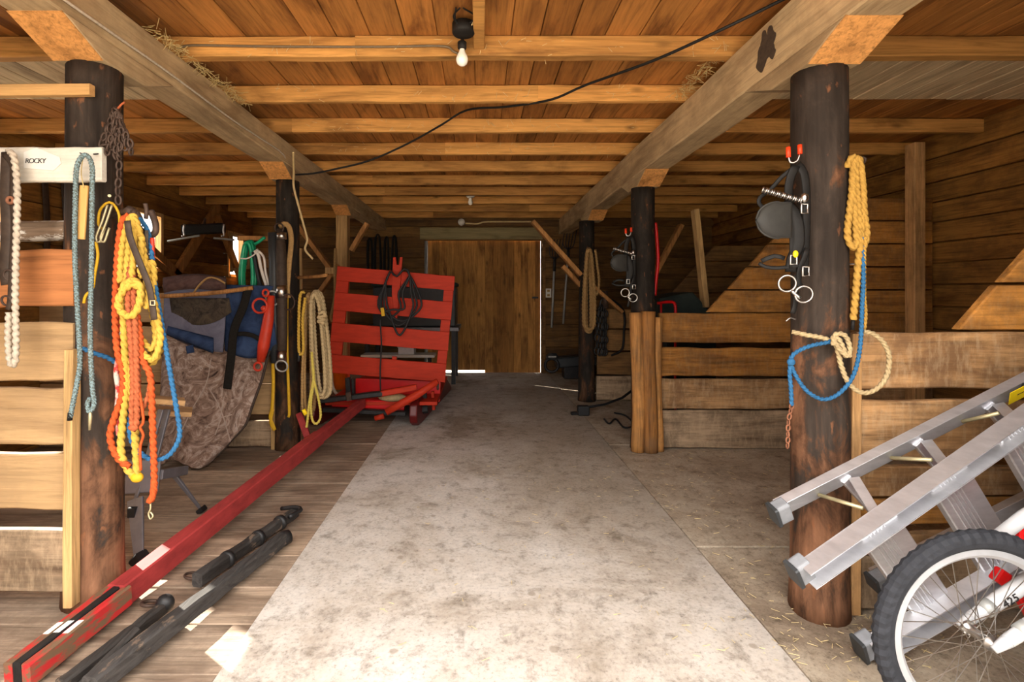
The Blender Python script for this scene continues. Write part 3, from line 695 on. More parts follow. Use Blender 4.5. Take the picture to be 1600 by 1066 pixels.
mb.prism([at(38, 238, YW + .005), at(58, 231, YW + .005), at(94, 246, YW + .005), at(96, 256, YW + .005), at(84, 267, YW + .005), at(38, 263, YW + .005)], (0, -.0025, 0)).build('chipped_patch', M['porcelain'], wb)
rl = thing('pole_rail', (-2.6, 2.17, 1.56), 'weathered round pole with flaking white paint above the left stall planks', 'rail')
mb = MB(); mb.tube(crom([(-3.70, 2.2, 1.55), (-3.0, 2.195, 1.563), (-2.3, 2.19, 1.555), (-1.742, 2.19, 1.562)], .05), .044, 14).build('pole', M['flake'], rl, smooth=True)
bt = tag(MB().board(at(-120, 143, 2.06), at(144, 141, 2.06), .046, .03, c=.003, seg=6, jit=.001).build('wood_batten', M['sawn_x']), 'short fresh yellow batten nailed near the top of the left front post', 'batten')
# --- halter strap and white rope at the far left of the white board
h = thing('hanging_halter', at(14, 240, 1.96), 'brown leather halter hanging at the far left end of the white board', 'halter')
strapline('strap', [at(10, 238, 1.955), at(8, 300, 1.945), at(10, 360, 1.945), at(7, 420, 1.945), at(10, 445, 1.945)], .042, .012, 'leatherbrown', h)
strapline('strap', [at(6, 240, 1.95), at(20, 262, 1.94), at(19, 310, 1.94), at(22, 350, 1.94), at(18, 420, 1.94), at(15, 470, 1.94), at(12, 484, 1.94)], .022, .008, 'leatherbrown', h)
MB().ring(at(16, 313, 1.93), (0, 1, 0), .011, .006).build('buckle', M['rust'], h, smooth=True)
MB().ring(at(14, 430, 1.94), (0, 1, .2), .020, .004).build('ring', M['iron'], h, smooth=True)
MB().ring(at(10, 470, 1.94), (0, 1, .2), .018, .004).build('ring', M['iron'], h, smooth=True)
rope('hanging_lead', [at(14, 236, 1.95), at(22, 248, 1.93), at(27, 300, 1.93), at(25, 400, 1.935), at(24, 470, 1.935), at(25, 540, 1.93), at(23, 568, 1.93), at(16, 566, 1.935), at(13, 530, 1.94), at(14, 488, 1.94)], .0105, 'rope_white', 'thick white cotton lead hanging at the far left over the pale planks', 'lead rope', lobes=2, pitch=.05)
# --- grey blue lead rope and wooden paddle
t = thing('hanging_lead', at(130, 244, 1.95), 'grey blue braided lead looped over a nail of the white board', 'lead rope')
rope('loop', [at(110, 652, 1.94), at(113, 636, 1.94), at(122, 590, 1.94), at(125, 560, 1.94), at(121, 480, 1.94), at(117, 400, 1.94), at(118, 300, 1.94), at(120, 262, 1.94), at(128, 245, 1.945), at(137, 244, 1.945), at(144, 262, 1.94), at(144, 300, 1.94), at(143, 420, 1.94), at(141, 520, 1.94), at(144, 600, 1.94), at(147, 632, 1.94), at(140, 643, 1.94), at(137, 632, 1.94), at(141, 622, 1.935)], .0080, 'rope_grey', parent=t, lobes=4, pitch=.05)
MB().tube([at(110, 645, 1.94), at(109, 657, 1.94)], .009, 10).build('end_whipping', M['leather'], t, smooth=True)
MB().tube([at(141, 642, 1.94), at(141, 652, 1.94), at(140, 672, 1.94)], [.005, .007, .004], 10).build('snap_hook', M['brass'], t, smooth=True)
t = thing('hanging_paddle', at(128, 290, 1.955), 'pale varnished wood strip hanging from the nail of the white board', 'wood strip')
MB().board(at(132, 290, 1.958), at(126, 374, 1.958), .034, .012, up=(1, 0, .06), c=.003).build('slat', M['ochre'], t, bevel=.002)
rope('string', [at(130, 243, 1.95), at(127, 270, 1.957), at(131, 293, 1.949)], .0018, 'straw2', parent=t, lobes=0)
# --- chain bundle on the left post
t = thing('hanging_chain', at(178, 170, 2.10), 'bunch of rusty chain with one long end on the left front post', 'chain')
def chain(mb, pts, pitch, rr, r):
    p = crom(pts, pitch * .2); L = 0; nxt = 0; k = 0
    for a, b in zip(p, p[1:]):
        L += (b - a).length
        if L >= nxt:
            d = (b - a).normalized(); side = Vector((0, 1, 0)) if k % 2 else Vector((1, 0, .15)); side = (side - d * side.dot(d)).normalized()
            c = (a + b) / 2; q = []
            for j in range(14):
                th = 2 * math.pi * j / 14
                q.append(c + d * math.cos(th) * (rr * 1.65) + side * math.sin(th) * rr)
            mb.tube(q, r, 6, closed=True); nxt += pitch; k += 1
YC = 2.03
mb = MB()
for x0, x1, yt, yb in ((166, 158, 206, 226), (172, 168, 190, 238), (178, 180, 180, 244), (184, 186, 178, 240), (188, 196, 185, 232), (192, 204, 196, 238), (182, 174, 176, 232)):
    chain(mb, [at(180, 172, YC), at(x0, yt, YC - .03), at(x1, yb, YC - .03), at((x0 + x1) / 2 + 5, yt + 20, YC - .05)], .030, .0095, .0042)
mb.build('bunch', M['iron'], t, smooth=True)
mb = MB(); chain(mb, [at(186, 232, YC - .02), at(186, 270, YC - .02), at(184, 300, YC - .02), at(186, 322, YC - .02)], .034, .011, .0042); mb.build('long_end', M['iron'], t, smooth=True)
rope('twine', [at(178, 176, YC + .03), at(182, 172, YC - .02), at(190, 163, YC - .03), at(195, 160, YC - .03)], .004, 'rope_rust', parent=t, lobes=0)
# --- yellow cord with spring clips on the post
t = thing('hanging_line', at(170, 318, 2.03), 'yellow cord loop with two spring clips on the left front post', 'cord')
rope('loop', [at(187, 362, 2.07), at(186, 335, 2.06), at(176, 318, 2.05), at(166, 318, 2.045), at(156, 330, 2.05), at(154, 350, 2.05), at(160, 358, 2.05)], .0052, 'cord_yellow', parent=t, lobes=0)
rope('tail', [at(150, 378, 2.045), at(153, 400, 2.045), at(148, 430, 2.045), at(145, 450, 2.045), at(134, 462, 2.045), at(131, 474, 2.045)], .0055, 'cord_yellow', parent=t, lobes=0)
for dx in (0, 7):
    MB().tube(crom([at(168 + dx, 320, 2.04), at(160 + dx, 345, 2.03), at(150 + dx, 372, 2.03), at(156 + dx, 378, 2.03), at(164 + dx, 356, 2.035)], .01), .0045, 8).build('spring_clip', M['brass'], t, smooth=True)
MB().tube([at(171, 306, 2.09), at(171, 306, 2.03)], .006, 8).build('peg', M['brass'], t)
# --- iron hook carrying the rope bundle
YR = 2.06
t = thing('rope_hook', at(215, 330, YR), 'rusty iron clevis hook sticking out of the left front post', 'hook')
MB().tube(crom([at(176, 338, YR + .06), at(196, 330, YR), at(212, 332, YR - .02), at(220, 346, YR - .03)], .01), .012, 10).build('shank', M['iron'], t, smooth=True)
MB().tube(crom([at(209, 330, YR - .03), at(214, 352, YR - .04), at(230, 368, YR - .04), at(242, 364, YR - .04), at(243, 350, YR - .04), at(236, 330, YR - .03)], .008), .0125, 10).build('clevis', M['iron'], t, smooth=True)
MB().tube(crom([at(228, 342, YR - .04), at(229, 328, YR - .04), at(227, 318, YR - .05)], .008), .008, 8).build('hook_tip', M['iron'], t, smooth=True)
MB().ell(at(203, 330, YR - .015), .022, .018, .02).build('knuckle', M['iron'], t, smooth=True)
# yellow rope
t = thing('hanging_rope', at(205, 335, 2.0), 'thick bright yellow rope coil knotted and hanging from the rusty hook', 'rope')
Yy = 2.0
pts = []
for i, (xl, xr, yb) in enumerate(((196, 243, 560), (191, 252, 568), (200, 247, 545), (188, 240, 470), (198, 250, 562), (206, 230, 480))):
    yo = Yy - .012 * i
    pts += pp([(203 + i, 338), (xl + 4, 380), (xl, 440), (min(xl + 8, xr), yb - 40), ((xl + xr) / 2 + 12, yb), (xr, yb - 28), (xr - 3, yb - 60), ((xr + 215) / 2 - 2, 430), (216 + i, 370)], yo)
rope('coil', pts, .0112, 'rope_yellow', parent=t)
rope('knot', pp([(190, 455), (198, 442), (212, 440), (220, 452), (216, 480), (205, 494), (192, 490), (185, 476), (190, 458), (204, 446), (218, 448)], Yy - .085), .0125, 'rope_yellow', parent=t)
rope('tail', pp([(193, 490, Yy - .06), (196, 560), (199, 600), (193, 650), (189, 700), (196, 728), (210, 745), (214, 740), (212, 700), (210, 660), (206, 600), (208, 520)], Yy - .03), .0125, 'rope_yellow', parent=t)
MB().ell(at(214, 746, Yy - .03), .024, .018, .02).build('end_knot', M['cord_yellow'], t, smooth=True)
# orange rope
t = thing('hanging_rope', at(195, 340, 1.97), 'bright orange rope ending in a metal snap, hanging with the yellow coil', 'rope')
Yo = 1.965
rope('strand', pp([(202, 336), (192, 345), (186, 375), (182, 430), (180, 490), (183, 545), (192, 585), (190, 620), (178, 655), (172, 680), (178, 705), (190, 722), (203, 729)], Yo), .0112, 'rope_orange', parent=t)
rope('strand', pp([(210, 470), (218, 520), (222, 560), (234, 585), (237, 620), (239, 680), (241, 740), (240, 770), (234, 783), (238, 778), (241, 755)], Yo - .02), .011, 'rope_orange', parent=t)
rope('strand', pp([(212, 480), (214, 540), (216, 600), (213, 650), (222, 640), (232, 618), (235, 600)], Yo - .01), .009, 'rope_rust', parent=t)
rope('ragged_end', pp([(216, 600), (224, 655), (219, 668), (224, 680), (219, 700), (220, 735)], Yo - .03), .005, 'rope_orange', parent=t, lobes=0)
MB().tube(crom(pp([(235, 782), (235, 795), (232, 803), (235, 811), (239, 806), (235, 800)], Yo - .02), .004), .0032, 8).build('snap_hook', M['brass'], t, smooth=True)
# faded rope
t = thing('hanging_rope', at(202, 470, 1.95), 'faded salmon rope hanging straight down inside the yellow coil', 'rope')
rope('strand', pp([(207, 345, 2.03), (203, 420, 1.95), (200, 470), (205, 540), (208, 600), (206, 640), (208, 668), (212, 668), (214, 640), (213, 560), (210, 480), (208, 420, 1.95), (209, 350, 2.03)], 1.93), .010, 'rope_rust', parent=t)
MB().ell(at(208, 668, 1.93), .018, .014, .012).build('end_knot', M['rope_rust'], t, smooth=True)
t = thing('hanging_lead', at(188, 580, 1.96), 'red and white striped lead half hidden behind the orange rope', 'lead rope')
rope('strand', pp([(196, 350, 2.02), (189, 470), (188, 540), (182, 580), (185, 610), (183, 650), (186, 680)], 1.985), .010, 'rope_redwhite', parent=t, lobes=0)
t = thing('hanging_strap', at(210, 345, 1.93), 'dark brown leather strap with buckle crossing the yellow rope coil', 'strap')
strapline('strap', pp([(199, 345), (203, 370), (218, 410), (232, 445), (237, 470), (241, 500)], 1.90), .026, .008, 'leatherbrown', t)
MB().tube(pp([(235, 470), (242, 470), (242, 477), (235, 477)], 1.89), .003, 6, closed=True).build('buckle', M['brass'], t, smooth=True)
# blue rope
t = thing('hanging_rope', at(240, 370, 1.98), 'thin sky blue rope wrapped on the left front post with a long loop', 'rope')
rope('loop', pp([(130, 545, 2.06), (150, 553, 2.05), (170, 560, 2.055), (186, 573, 2.06), (194, 600, 2.03), (200, 650, 1.99), (206, 690, 1.98), (222, 710, 1.97), (240, 719, 1.97), (262, 713, 1.97), (276, 695, 1.97), (281, 675, 1.97), (276, 640, 1.97), (262, 560, 1.97), (248, 480, 1.97), (240, 430, 1.97), (236, 390, 1.98), (230, 360, 2.0), (218, 342, 2.02)], 1.98), .0085, 'rope_blue', parent=t)
strapline('green_strap', pp([(229, 360), (229, 390), (232, 420), (236, 445)], 1.965), .016, .006, 'netcloth', t)
rope('red_strand', pp([(238, 372), (239, 410), (241, 440), (243, 470), (242, 500)], 1.985), .008, 'orangetool', parent=t, lobes=0)

# ------------------------------------------------------------------ things behind the left post
wbm = thing('folding_workbench', (-1.95, 2.75, 0), 'grey steel folding workbench with a wooden jaw behind the left post', 'workbench')
MB().board(at(205, 622, 2.62), at(288, 628, 2.75), .028, .11, c=.004).build('jaw', M['light'], wbm)
MB().board(at(196, 640, 2.80), at(300, 644, 2.95), .028, .16, c=.004).build('jaw', M['light'], wbm)
mb = MB(); mb.board(at(197, 745, 2.60), at(250, 742, 2.66), .17, .03).board(at(250, 742, 2.66), at(290, 735, 2.95), .05, .03)
mb.build('frame_plate', M['greymetal'], wbm, bevel=.004)
for a, b in ((at(212, 780, 2.58), at(217, 868, 2.46)), (at(272, 742, 2.95), at(313, 795, 3.03)), (at(252, 640, 2.72), at(212, 780, 2.60)), (at(262, 640, 2.78), at(238, 740, 2.66))):
    lg = MB().board(a, b, .075 if a == at(212, 780, 2.58) else .03, .02, up=(1, 0, 0), c=.003, seg=4, taper=.6).build('leg', M['greymetal'], wbm)
MB().board(at(213, 880, 2.46), at(224, 868, 2.45), .05, .06, up=(0, 0, 1), c=.006).build('rubber_foot', M['black'], wbm)
MB().board(at(311, 800, 3.03), at(319, 794, 3.03), .03, .05, c=.006).build('rubber_foot', M['black'], wbm)
MB().board(at(203, 800, 2.55), at(214, 800, 2.55), .05, .04).build('clip', M['black'], wbm)
# camouflage cover draped over the stall side
def drape(poly_fn, nu, nv, name, m, parent, th=.012):
    bm = bmesh.new(); g = [[bm.verts.new(poly_fn(u / nu, v / nv)) for v in range(nv + 1)] for u in range(nu + 1)]
    for u in range(nu):
        for v in range(nv): bm.faces.new((g[u][v], g[u + 1][v], g[u + 1][v + 1], g[u][v + 1]))
    mb = MB(); mb.bm.free(); mb.bm = bm
    o = mb.build(name, m, parent, smooth=True)
    s = o.modifiers.new('thick', 'SOLIDIFY'); s.thickness = th
    return o
def interp(tab, v):
    for (v0, a), (v1, b) in zip(tab, tab[1:]):
        if v <= v1: k = (v - v0) / (v1 - v0); return a + (b - a) * k
    return tab[-1][1]
def camo(u, v):
    ytop, ybot = 452, 728
    py = ytop + (ybot - ytop) * v
    xl = interp([(0, 258), (.3, 256), (.7, 250), (1, 236)], v); xr = interp([(0, 432), (.25, 428), (.5, 410), (.75, 385), (1, 322)], v)
    px = xl + (xr - xl) * u
    Y = 4.20 - .42 * v ** 1.6 + .035 * math.sin(9 * u + 4 * v) * (.3 + v) + .02 * math.sin(21 * u + 7 * v) * v
    return at(px, min(py + 10 * math.sin(7 * u + 2), 460 + .98 * CH / Y * F), Y)
M['twig'] = flat('pale twig', lin(172, 154, 142), 0.9, var=0.2)
t = thing('camouflage_cover', (-2.1, 4.0, 0), 'bark patterned camouflage cover draped down the left stall side', 'cover')
drape(camo, 34, 30, 'cloth', M['camo'], t)
MB().tube(crom([camo(1, v / 12) + Vector((0, -.012, 0)) for v in range(13)], .05), .011, 8).build('hem', M['leatherbrown'], t, smooth=True)
for pts in (((330, 560), (322, 600), (300, 640), (285, 672)), ((326, 606), (340, 630), (350, 655), (360, 690)), ((350, 620), (343, 660), (336, 680)), ((362, 648), (340, 655), (320, 668))):
    MB().tube(crom([at(x, y, 3.98 - .42 * ((y - 452) / 276) ** 1.6 + .02) for x, y in pts], .03), .004, 6).build('printed_twig', M['twig'], t, smooth=True)
# pack / blanket over the cover
t = thing('saddle_blanket', (-1.9, 4.1, .9), 'navy and grey quilted pack blanket lying over the camouflage cover', 'blanket')
def navy(u, v):
    px = 350 + 78 * u + 4 * v; py = interp([(0, 446), (.6, 520), (1, 548)], v) + 10 * math.sin(3.1 * u) * v
    return at(px, py, 4.10 - .03 * math.sin(3.14 * u) - .03 * math.sin(8 * v + 3 * u))
drape(navy, 16, 16, 'navy_panel', M['navy'], t, .02)['label'] = 'navy blue panel'
def greyp(u, v):
    px = 259 + 96 * u; py = interp([(0, 452), (.5, 500), (1, 527)], v) + 30 * (u - .25) * v + 6 * math.sin(3 * u) * v
    return at(px - 6 * u * v, py, 4.06 - .05 * math.sin(3.14 * u) * math.sin(3.14 * v))
drape(greyp, 16, 14, 'grey_panel', M['greycloth'], t, .02)['label'] = 'grey quilted panel'
def pocket(u, v):
    px = 266 + 92 * u + 4 * v; py = 466 + 42 * v * (1 - (u - .45) ** 2 * 1.6)
    return at(px, py, 4.03 - .045 * math.sin(3.14 * u) * math.sin(1.2 + v))
drape(pocket, 14, 8, 'mesh_pocket', M['netcloth'], t, .008)['label'] = 'dark mesh pocket'
def mau(u, v):
    return at(258 + 96 * u, 438 + 22 * v - 6 * math.sin(3.14 * u), 4.09 - .04 * math.sin(3.14 * v))
drape(mau, 12, 6, 'top_fold', M['mauve'], t, .03)
def navb(u, v):
    return at(262 + 72 * u, 512 + 18 * u + (8 + 9 * u) * v * 1.2, 4.0 - .03 * math.sin(3.14 * v))
drape(navb, 12, 5, 'navy_edge', M['navy'], t, .015)
strapline('strap', pp([(388, 450), (380, 480), (366, 515), (361, 560), (355, 608)], 3.965), .066, .008, 'strap', t)
strapline('strap', pp([(360, 523), (385, 522), (402, 528), (412, 540)], 3.99), .035, .008, 'strap', t)
strapline('strap', pp([(296, 540), (298, 552)], 3.93), .06, .008, 'navy', t)
t = tag(MB().tube(crom(pp([(236, 464), (290, 461), (340, 457), (395, 450)], 3.97), .05), .017, 8).build('wooden_pole', M['brace'], smooth=True), 'thin brown stick lying on top of the navy pack blanket', 'stick')
t = tag(MB().tube(crom(pp([(300, 462), (312, 445), (326, 434), (340, 436), (352, 443)], 3.99), .02), .008, 6).build('tie_rope', M['rope_tan'], smooth=True), 'short tan tie rope lying on the folded mauve blanket', 'rope')
# yoke bar with hooks on the left wall
t = thing('yoke_bar', at(318, 357, 5.9), 'black wooden bar with iron hooks hanging by the diagonal wall brace', 'yoke')
MB().board(at(286, 359, 5.75), at(350, 357, 5.75), .115, .08, c=.02).build('bar', M['leather'], t)
for px in (288, 350):
    MB().tube(crom(pp([(px, 350), (px - 1, 360), (px, 368), (px - 4, 369)], 5.68), .02), .010, 6).build('hook', M['chrome'], t, smooth=True)
MB().tube(pp([(262, 377), (312, 368)], 5.7), .012, 6).build('rod', M['greypipe'], t)
MB().tube(pp([(334, 372), (366, 375)], 5.7), .012, 6).build('rod', M['greypipe'], t)
MB().tube(crom([at(318, 357, 5.75), at(320, 345, 6.0), at(320, 342, 6.93)], .1), .014, 6).build('hanger', M['iron'], t)
# hoses
t = thing('hanging_hose', at(395, 375, 4.3), 'green garden hose coil hung left of the harness rods', 'hose')
rope('coil', hank_path(at(389, 376, 4.22), .42, 4, .035, .085, .06), .016, 'green', parent=t, lobes=0, step=.02)
MB().tube(crom(pp([(398, 382), (404, 378), (414, 371)], 4.2), .02), .013, 8).build('loose_end', M['green'], t, smooth=True)
t = thing('hanging_hose', at(408, 385, 4.25), 'black and white hose hung between the green hose and the rods', 'hose')
rope('white_strand', pp([(398, 392), (404, 400), (408, 420), (414, 440), (418, 452)], 4.17), .013, 'hosewhite', parent=t, lobes=0)
rope('white_strand', pp([(401, 390), (412, 402), (415, 425), (421, 448)], 4.17), .010, 'hosewhite', parent=t, lobes=0)
rope('black_strand', pp([(396, 394), (400, 415), (405, 440), (412, 455)], 4.19), .016, 'black', parent=t, lobes=0)
rope('tie', pp([(376, 404), (386, 404), (396, 399), (404, 391)], 4.16), .006, 'hosewhite', parent=t, lobes=0)
brace(at(372, 372, 4.30), at(462, 374, 4.30), .04, .03, 'thin rail behind the hoses running to the second left post', group=None, name='hose_rail', up=(0, 0, 1))
# rods hung on second left post
t = thing('neck_yoke', at(430, 365, 4.12), 'black tapered wooden neck yoke with a steel ring hanging on the second left post', 'neck yoke')
MB().tube(pp([(427, 364), (429, 420), (430, 500), (430, 567)], 4.12), [.042, .043, .045, .036], 14).build('shaft', M['charcoal'], t, smooth=True)
MB().ring(at(426, 466, 4.06), (0, 1, .1), .056, .009).build('ring', M['greypipe'], t, smooth=True)
t = thing('neck_yoke', at(441, 355, 4.1), 'brown neck yoke with bright metal ferrules hanging on the second left post', 'neck yoke')
MB().tube(pp([(438, 358), (439, 400), (440, 450), (441, 520), (441, 566)], 4.09), [.030, .042, .045, .040, .032], 14).build('shaft', M['leatherbrown'], t, smooth=True)
for a, b in ((364, 374), (446, 466), (548, 566)):
    MB().tube(pp([(439.5, a), (440, b)], 4.085), .046 if a == 446 else .040, 14).build('ferrule', M['chrome'], t, smooth=True)
MB().ring(at(450, 472, 4.05), (.3, 1, .1), .062, .006).build('ring', M['iron'], t, smooth=True)
MB().ring(at(440, 572, 4.05), (0, 1, .25), .046, .007).build('ring', M['greypipe'], t, smooth=True)
MB().ring(at(436, 356, 4.07), (0, 1, .15), .035, .006).build('ring', M['iron'], t, smooth=True)
t = thing('neck_yoke', at(412, 455, 4.0), 'red painted wooden neck yoke with red iron rings left of the post', 'neck yoke')
MB().tube(pp([(424, 462), (419, 500), (412, 540), (407, 565)], 4.0), [.026, .042, .045, .030], 14).build('shaft', M['orangetool'], t, smooth=True)
for cx, cy, R_, nn in ((406, 478, .055, (0, 1, 0)), (415, 458, .026, (.3, 1, 0)), (403, 573, .030, (0, 1, 0))):
    MB().ring(at(cx, cy, 3.97), nn, R_, .009).build('ring', M['orangetool'], t, smooth=True)
MB().ell(at(412, 482, 3.97), .022, .018, .022).build('bolt', M['orangetool'], t, smooth=True)
t = tag(MB().tube(crom(pp([(437, 355, 4.12), (444, 350, 4.10), (451, 354), (455, 375), (452, 410), (449, 450), (450, 466)], 4.11), .02), .022, 8, flat=.4, up=(0, 1, 0)).build('hanging_strap', M['rope_tan'], smooth=True), 'tan webbing loop draped at the top of the two neck yokes', 'strap')
t = tag(MB().tube(crom(pp([(449, 460, 4.15), (448, 500), (449, 560), (451, 610), (452, 648), (450, 650)], 4.14), .02), .012, 8).build('hanging_line', M['cord_yellow'], smooth=True), 'yellow cord hanging down the middle of the second left post', 'cord')
t = tag(MB().tube(crom(pp([(426, 566, 4.13), (427, 600), (425, 638), (422, 652), (428, 668), (429, 672), (423, 660), (426, 640)], 4.15), .02), .014, 8, flat=.5).build('hanging_line', M['cord_yellow'], smooth=True), 'yellow webbing tail hanging at the left edge of the second left post', 'cord')
# rope hanks right of the post
t = thing('hanging_rope', at(495, 452, 4.1), 'thick cream rope hank wrapped at its neck, right of the second left post', 'rope')
peg = MB().tube([at(466, 434, 4.2), at(498, 432, 4.14), at(510, 430, 4.0)], .014, 8)
pg = tag(peg  .build('wooden_peg', M['brace'], smooth=True), 'brown peg on the second left post carrying the rope hanks', 'peg')
rope('coil', hank_path(at(493, 454, 4.02), .86, 6, .055, .085, .07, lean=.07), .013, 'rope_cream', parent=t, step=.016)
rope('wrap', pp([(498, 490), (506, 488), (507, 494), (498, 496), (506, 500), (498, 502), (507, 506)], 3.97), .013, 'rope_cream', parent=t)
t = thing('hanging_rope', at(478, 455, 4.1), 'tan rope hank nearest the second left post', 'rope')
rope('coil', hank_path(at(482, 458, 4.08), .98, 4, .02, .055, .04), .010, 'rope_tan', parent=t, step=.014)
t = thing('hanging_rope', at(472, 460, 4.05), 'yellow rope loop with a black tip beside the tan hank', 'rope')
rope('coil', pp([(476, 456), (469, 462), (467, 500), (467, 545), (470, 554), (474, 545), (473, 500), (477, 465)], 4.03), .011, 'rope_yellow', parent=t)
MB().tube(pp([(467, 552), (467, 565)], 4.03), .010, 8).build('tip', M['black'], t, smooth=True)
t = thing('hanging_rope', at(488, 555, 3.98), 'pale yellow tow rope loops hanging lowest below the cream hank', 'rope')
rope('coil', pp([(487, 550), (490, 590), (498, 625), (501, 650), (495, 662), (488, 656), (486, 630), (490, 595), (488, 565), (490, 590), (484, 625), (480, 662), (479, 668)], 3.95), .009, 'cord_lime', parent=t)
MB().tube(pp([(474, 640), (478, 648)], 3.95), .016, 8).build('tag', M['labelyellow'], t, smooth=True)
# cable running down the second left post and pale rope line by the square post
rope('electric_cable', [at(458, 238, 3.95), at(459, 268, 4.12), at(459, 292, 4.10), at(466, 320, 4.14), at(474, 350, 4.2), at(480, 374, 4.22), at(477, 390, 4.24), at(489, 405, 4.25)], .009, 'conduit', 'tan cable dropping from the left beam past the second left post', 'cable', lobes=0)
rope('rope_line', pp([(524, 388), (523, 420), (523, 460), (520, 480), (517, 495), (519, 503)], 6.05), .016, 'rope_tan', 'thin tan rope hanging beside the square pale post', 'rope', lobes=0)
tag(MB().board(at(469, 388, 4.55), at(470, 452, 4.55), .028, .02, up=(1, 0, 0)).build('wood_stick', M['pale_z']), 'upright pale stick just right of the second left post', 'stick')
# harness hanging on the back wall left of the door
for i, (px, y0, y1) in enumerate(((578, 372, 430), (590, 366, 440), (604, 370, 434), (616, 368, 442))):
    o = rope('hanging_harness', hank_path(at(px, y0, 8.37), (y1 - y0) / F * 8.28, 2, .04, .06, .03), .016, 'leather', ('dark harness strap loops on the back wall closest to the square post', 'dark harness loops on the back wall, second from the square post', 'dark harness loops on the back wall, third from the square post', 'dark harness loops on the back wall just behind the red post tip')[i], 'harness', lobes=0, step=.04, group='harness on the back wall')

for k, (Y, z0, z1, lb) in enumerate(((4.35, 2.32, 1.35, 'dark leather strap on the left wall seen under the white board, first of three'), (4.55, 2.30, 1.5, 'dark leather strap on the left wall seen under the white board, middle of three'), (4.72, 2.34, 1.2, 'dark leather strap under the white board, the one closest to the post'))):
    tag(MB().tube(crom([Vector((XL + .02, Y, z0)), Vector((XL + .035, Y + .01, (z0 + z1) / 2)), Vector((XL + .03, Y, z1))], .05), .035, 8, flat=.3, up=(1, 0, 0)).build('hanging_strap', M['leatherbrown'], smooth=True), lb, 'strap')

# ------------------------------------------------------------------ the red sleigh
sl = thing('horse_sleigh', (-.95, 5.2, 0), 'red wooden sleigh with slatted rack and long red pole on the floor', 'sleigh')
YK = 5.30
def rk(u, v, Y=YK):        # u along rack 0..1, v down 0..1
    a, b, c, d = (528, 416), (711, 432), (695, 597), (512, 582)
    x = (a[0] * (1 - u) + b[0] * u) * (1 - v) + (d[0] * (1 - u) + c[0] * u) * v
    y = (a[1] * (1 - u) + b[1] * u) * (1 - v) + (d[1] * (1 - u) + c[1] * u) * v
    return at(x, y, Y)
rk_h = (rk(0, 0) - rk(0, 1)).length; upv = (rk(0, 0) - rk(0, 1)).normalized()
for v0, v1 in ((0, .135), (.245, .415), (.53, .705), (.83, 1.0)):
    vm = (v0 + v1) / 2
    MB().board(rk(0, vm), rk(1, vm), rk_h * (v1 - v0), .028, up=upv, c=.004, seg=8, jit=.002).build('rack_board', M['red'], sl)
for u, uw in ((.055, .13), (.958, .10)):
    MB().board(rk(u, .0, YK + .035), rk(u, 1.0, YK + .035), uw, .035, up=(1, 0, .08), c=.004).build('rack_upright', M['red'], sl)
MB().board(rk(.555, .80, YK + .03), rk(.55, 1.0, YK + .03), .05, .03, up=(1, 0, .08)).build('rack_upright', M['red'], sl)
cpost = MB()
rx = lambda px, py: at(px, py, YK - .045)
cpost.prism([rx(614, 402), rx(618, 402), rx(620, 414), rx(623, 414), rx(625, 402), rx(629, 402), rx(624, 460), rx(620, 500), rx(617, 500), rx(612, 460)], (0, .03, 0)).build('notched_post', M['red'], sl, bevel=.003)
# box, crossbars, runners
mb = MB(); mb.board(at(556, 607, 5.45), at(688, 612, 5.45), .22, .03).build('front_panel', M['brightred'], sl, bevel=.004)
MB().box(-1.52, -.42, 5.02, 6.6, .20, .235).build('bed', M['red'], sl, bevel=.006)
MB().board(at(506, 640, 4.95), at(634, 646, 4.95), .045, .07, c=.008).build('crossbar', M['darkiron'], sl)
MB().board(at(520, 628, 5.05), at(632, 634, 5.05), .085, .05, c=.006).build('crossbar', M['brightred'], sl)
def runner(x0, x1, name):
    poly = []
    prof = [(4.92, .22), (4.90, .12), (4.93, .05), (5.0, .012), (5.12, .002), (6.9, .002), (6.9, .05), (6.6, .20), (5.9, .19), (5.3, .20), (5.15, .27), (5.0, .28)]
    sx = (x1 - x0) / 2.0
    bot = [Vector((x0 + (y - 4.9) * sx, y, z)) for y, z in prof]
    MB().prism(bot, (.075, 0, 0)).build('runner', M['maroon'], sl, bevel=.012)
runner(-.68, -.46, 'r'); runner(-1.66, -1.46, 'l')
MB().board(at(660, 614, 5.25), at(662, 645, 5.15), .09, .07, up=(1, 0, 0)).build('stanchion', M['darkiron'], sl)
MB().board(at(676, 612, 5.25), at(678, 640, 5.25), .03, .06, up=(1, 0, 0)).build('stanchion', M['red'], sl)
MB().board(at(544, 590, 5.2), at(546, 620, 5.2), .05, .07, up=(1, 0, 0)).build('stanchion', M['darkiron'], sl)
MB().board(at(552, 592, 5.15), at(553, 618, 5.15), .03, .05, up=(1, 0, 0)).build('stanchion', M['darkiron'], sl)
# pole (tongue)
A, B = Vector((-1.505, 1.665, .05)), at(566, 630, 4.95)
tg = MB().board(A + (B - A) * .12, A + (B - A) * .70, .10, .078, c=.006, seg=12, jit=.0015).build('tongue', M['redworn'], sl)
MB().board(A + (B - A) * .695, B, .085, .066, c=.005, seg=6).build('tongue', M['redworn'], sl)
D = (B - A).normalized()
MB().board(A, A + (B - A) * .125, .088, .03, c=.004).build('iron_tip', M['darkiron'], tg)
side = Vector((D.y, -D.x, 0)).normalized()
MB().board(A + side * .033, A + side * .036 + (B - A) * .125, .085, .032, c=.006, seg=4, jit=.002).build('split_end', M['redend'], tg)
MB().board(A - side * .033, A - side * .036 + (B - A) * .125, .085, .032, c=.006, seg=4, jit=.002).build('split_end', M['redend'], tg)
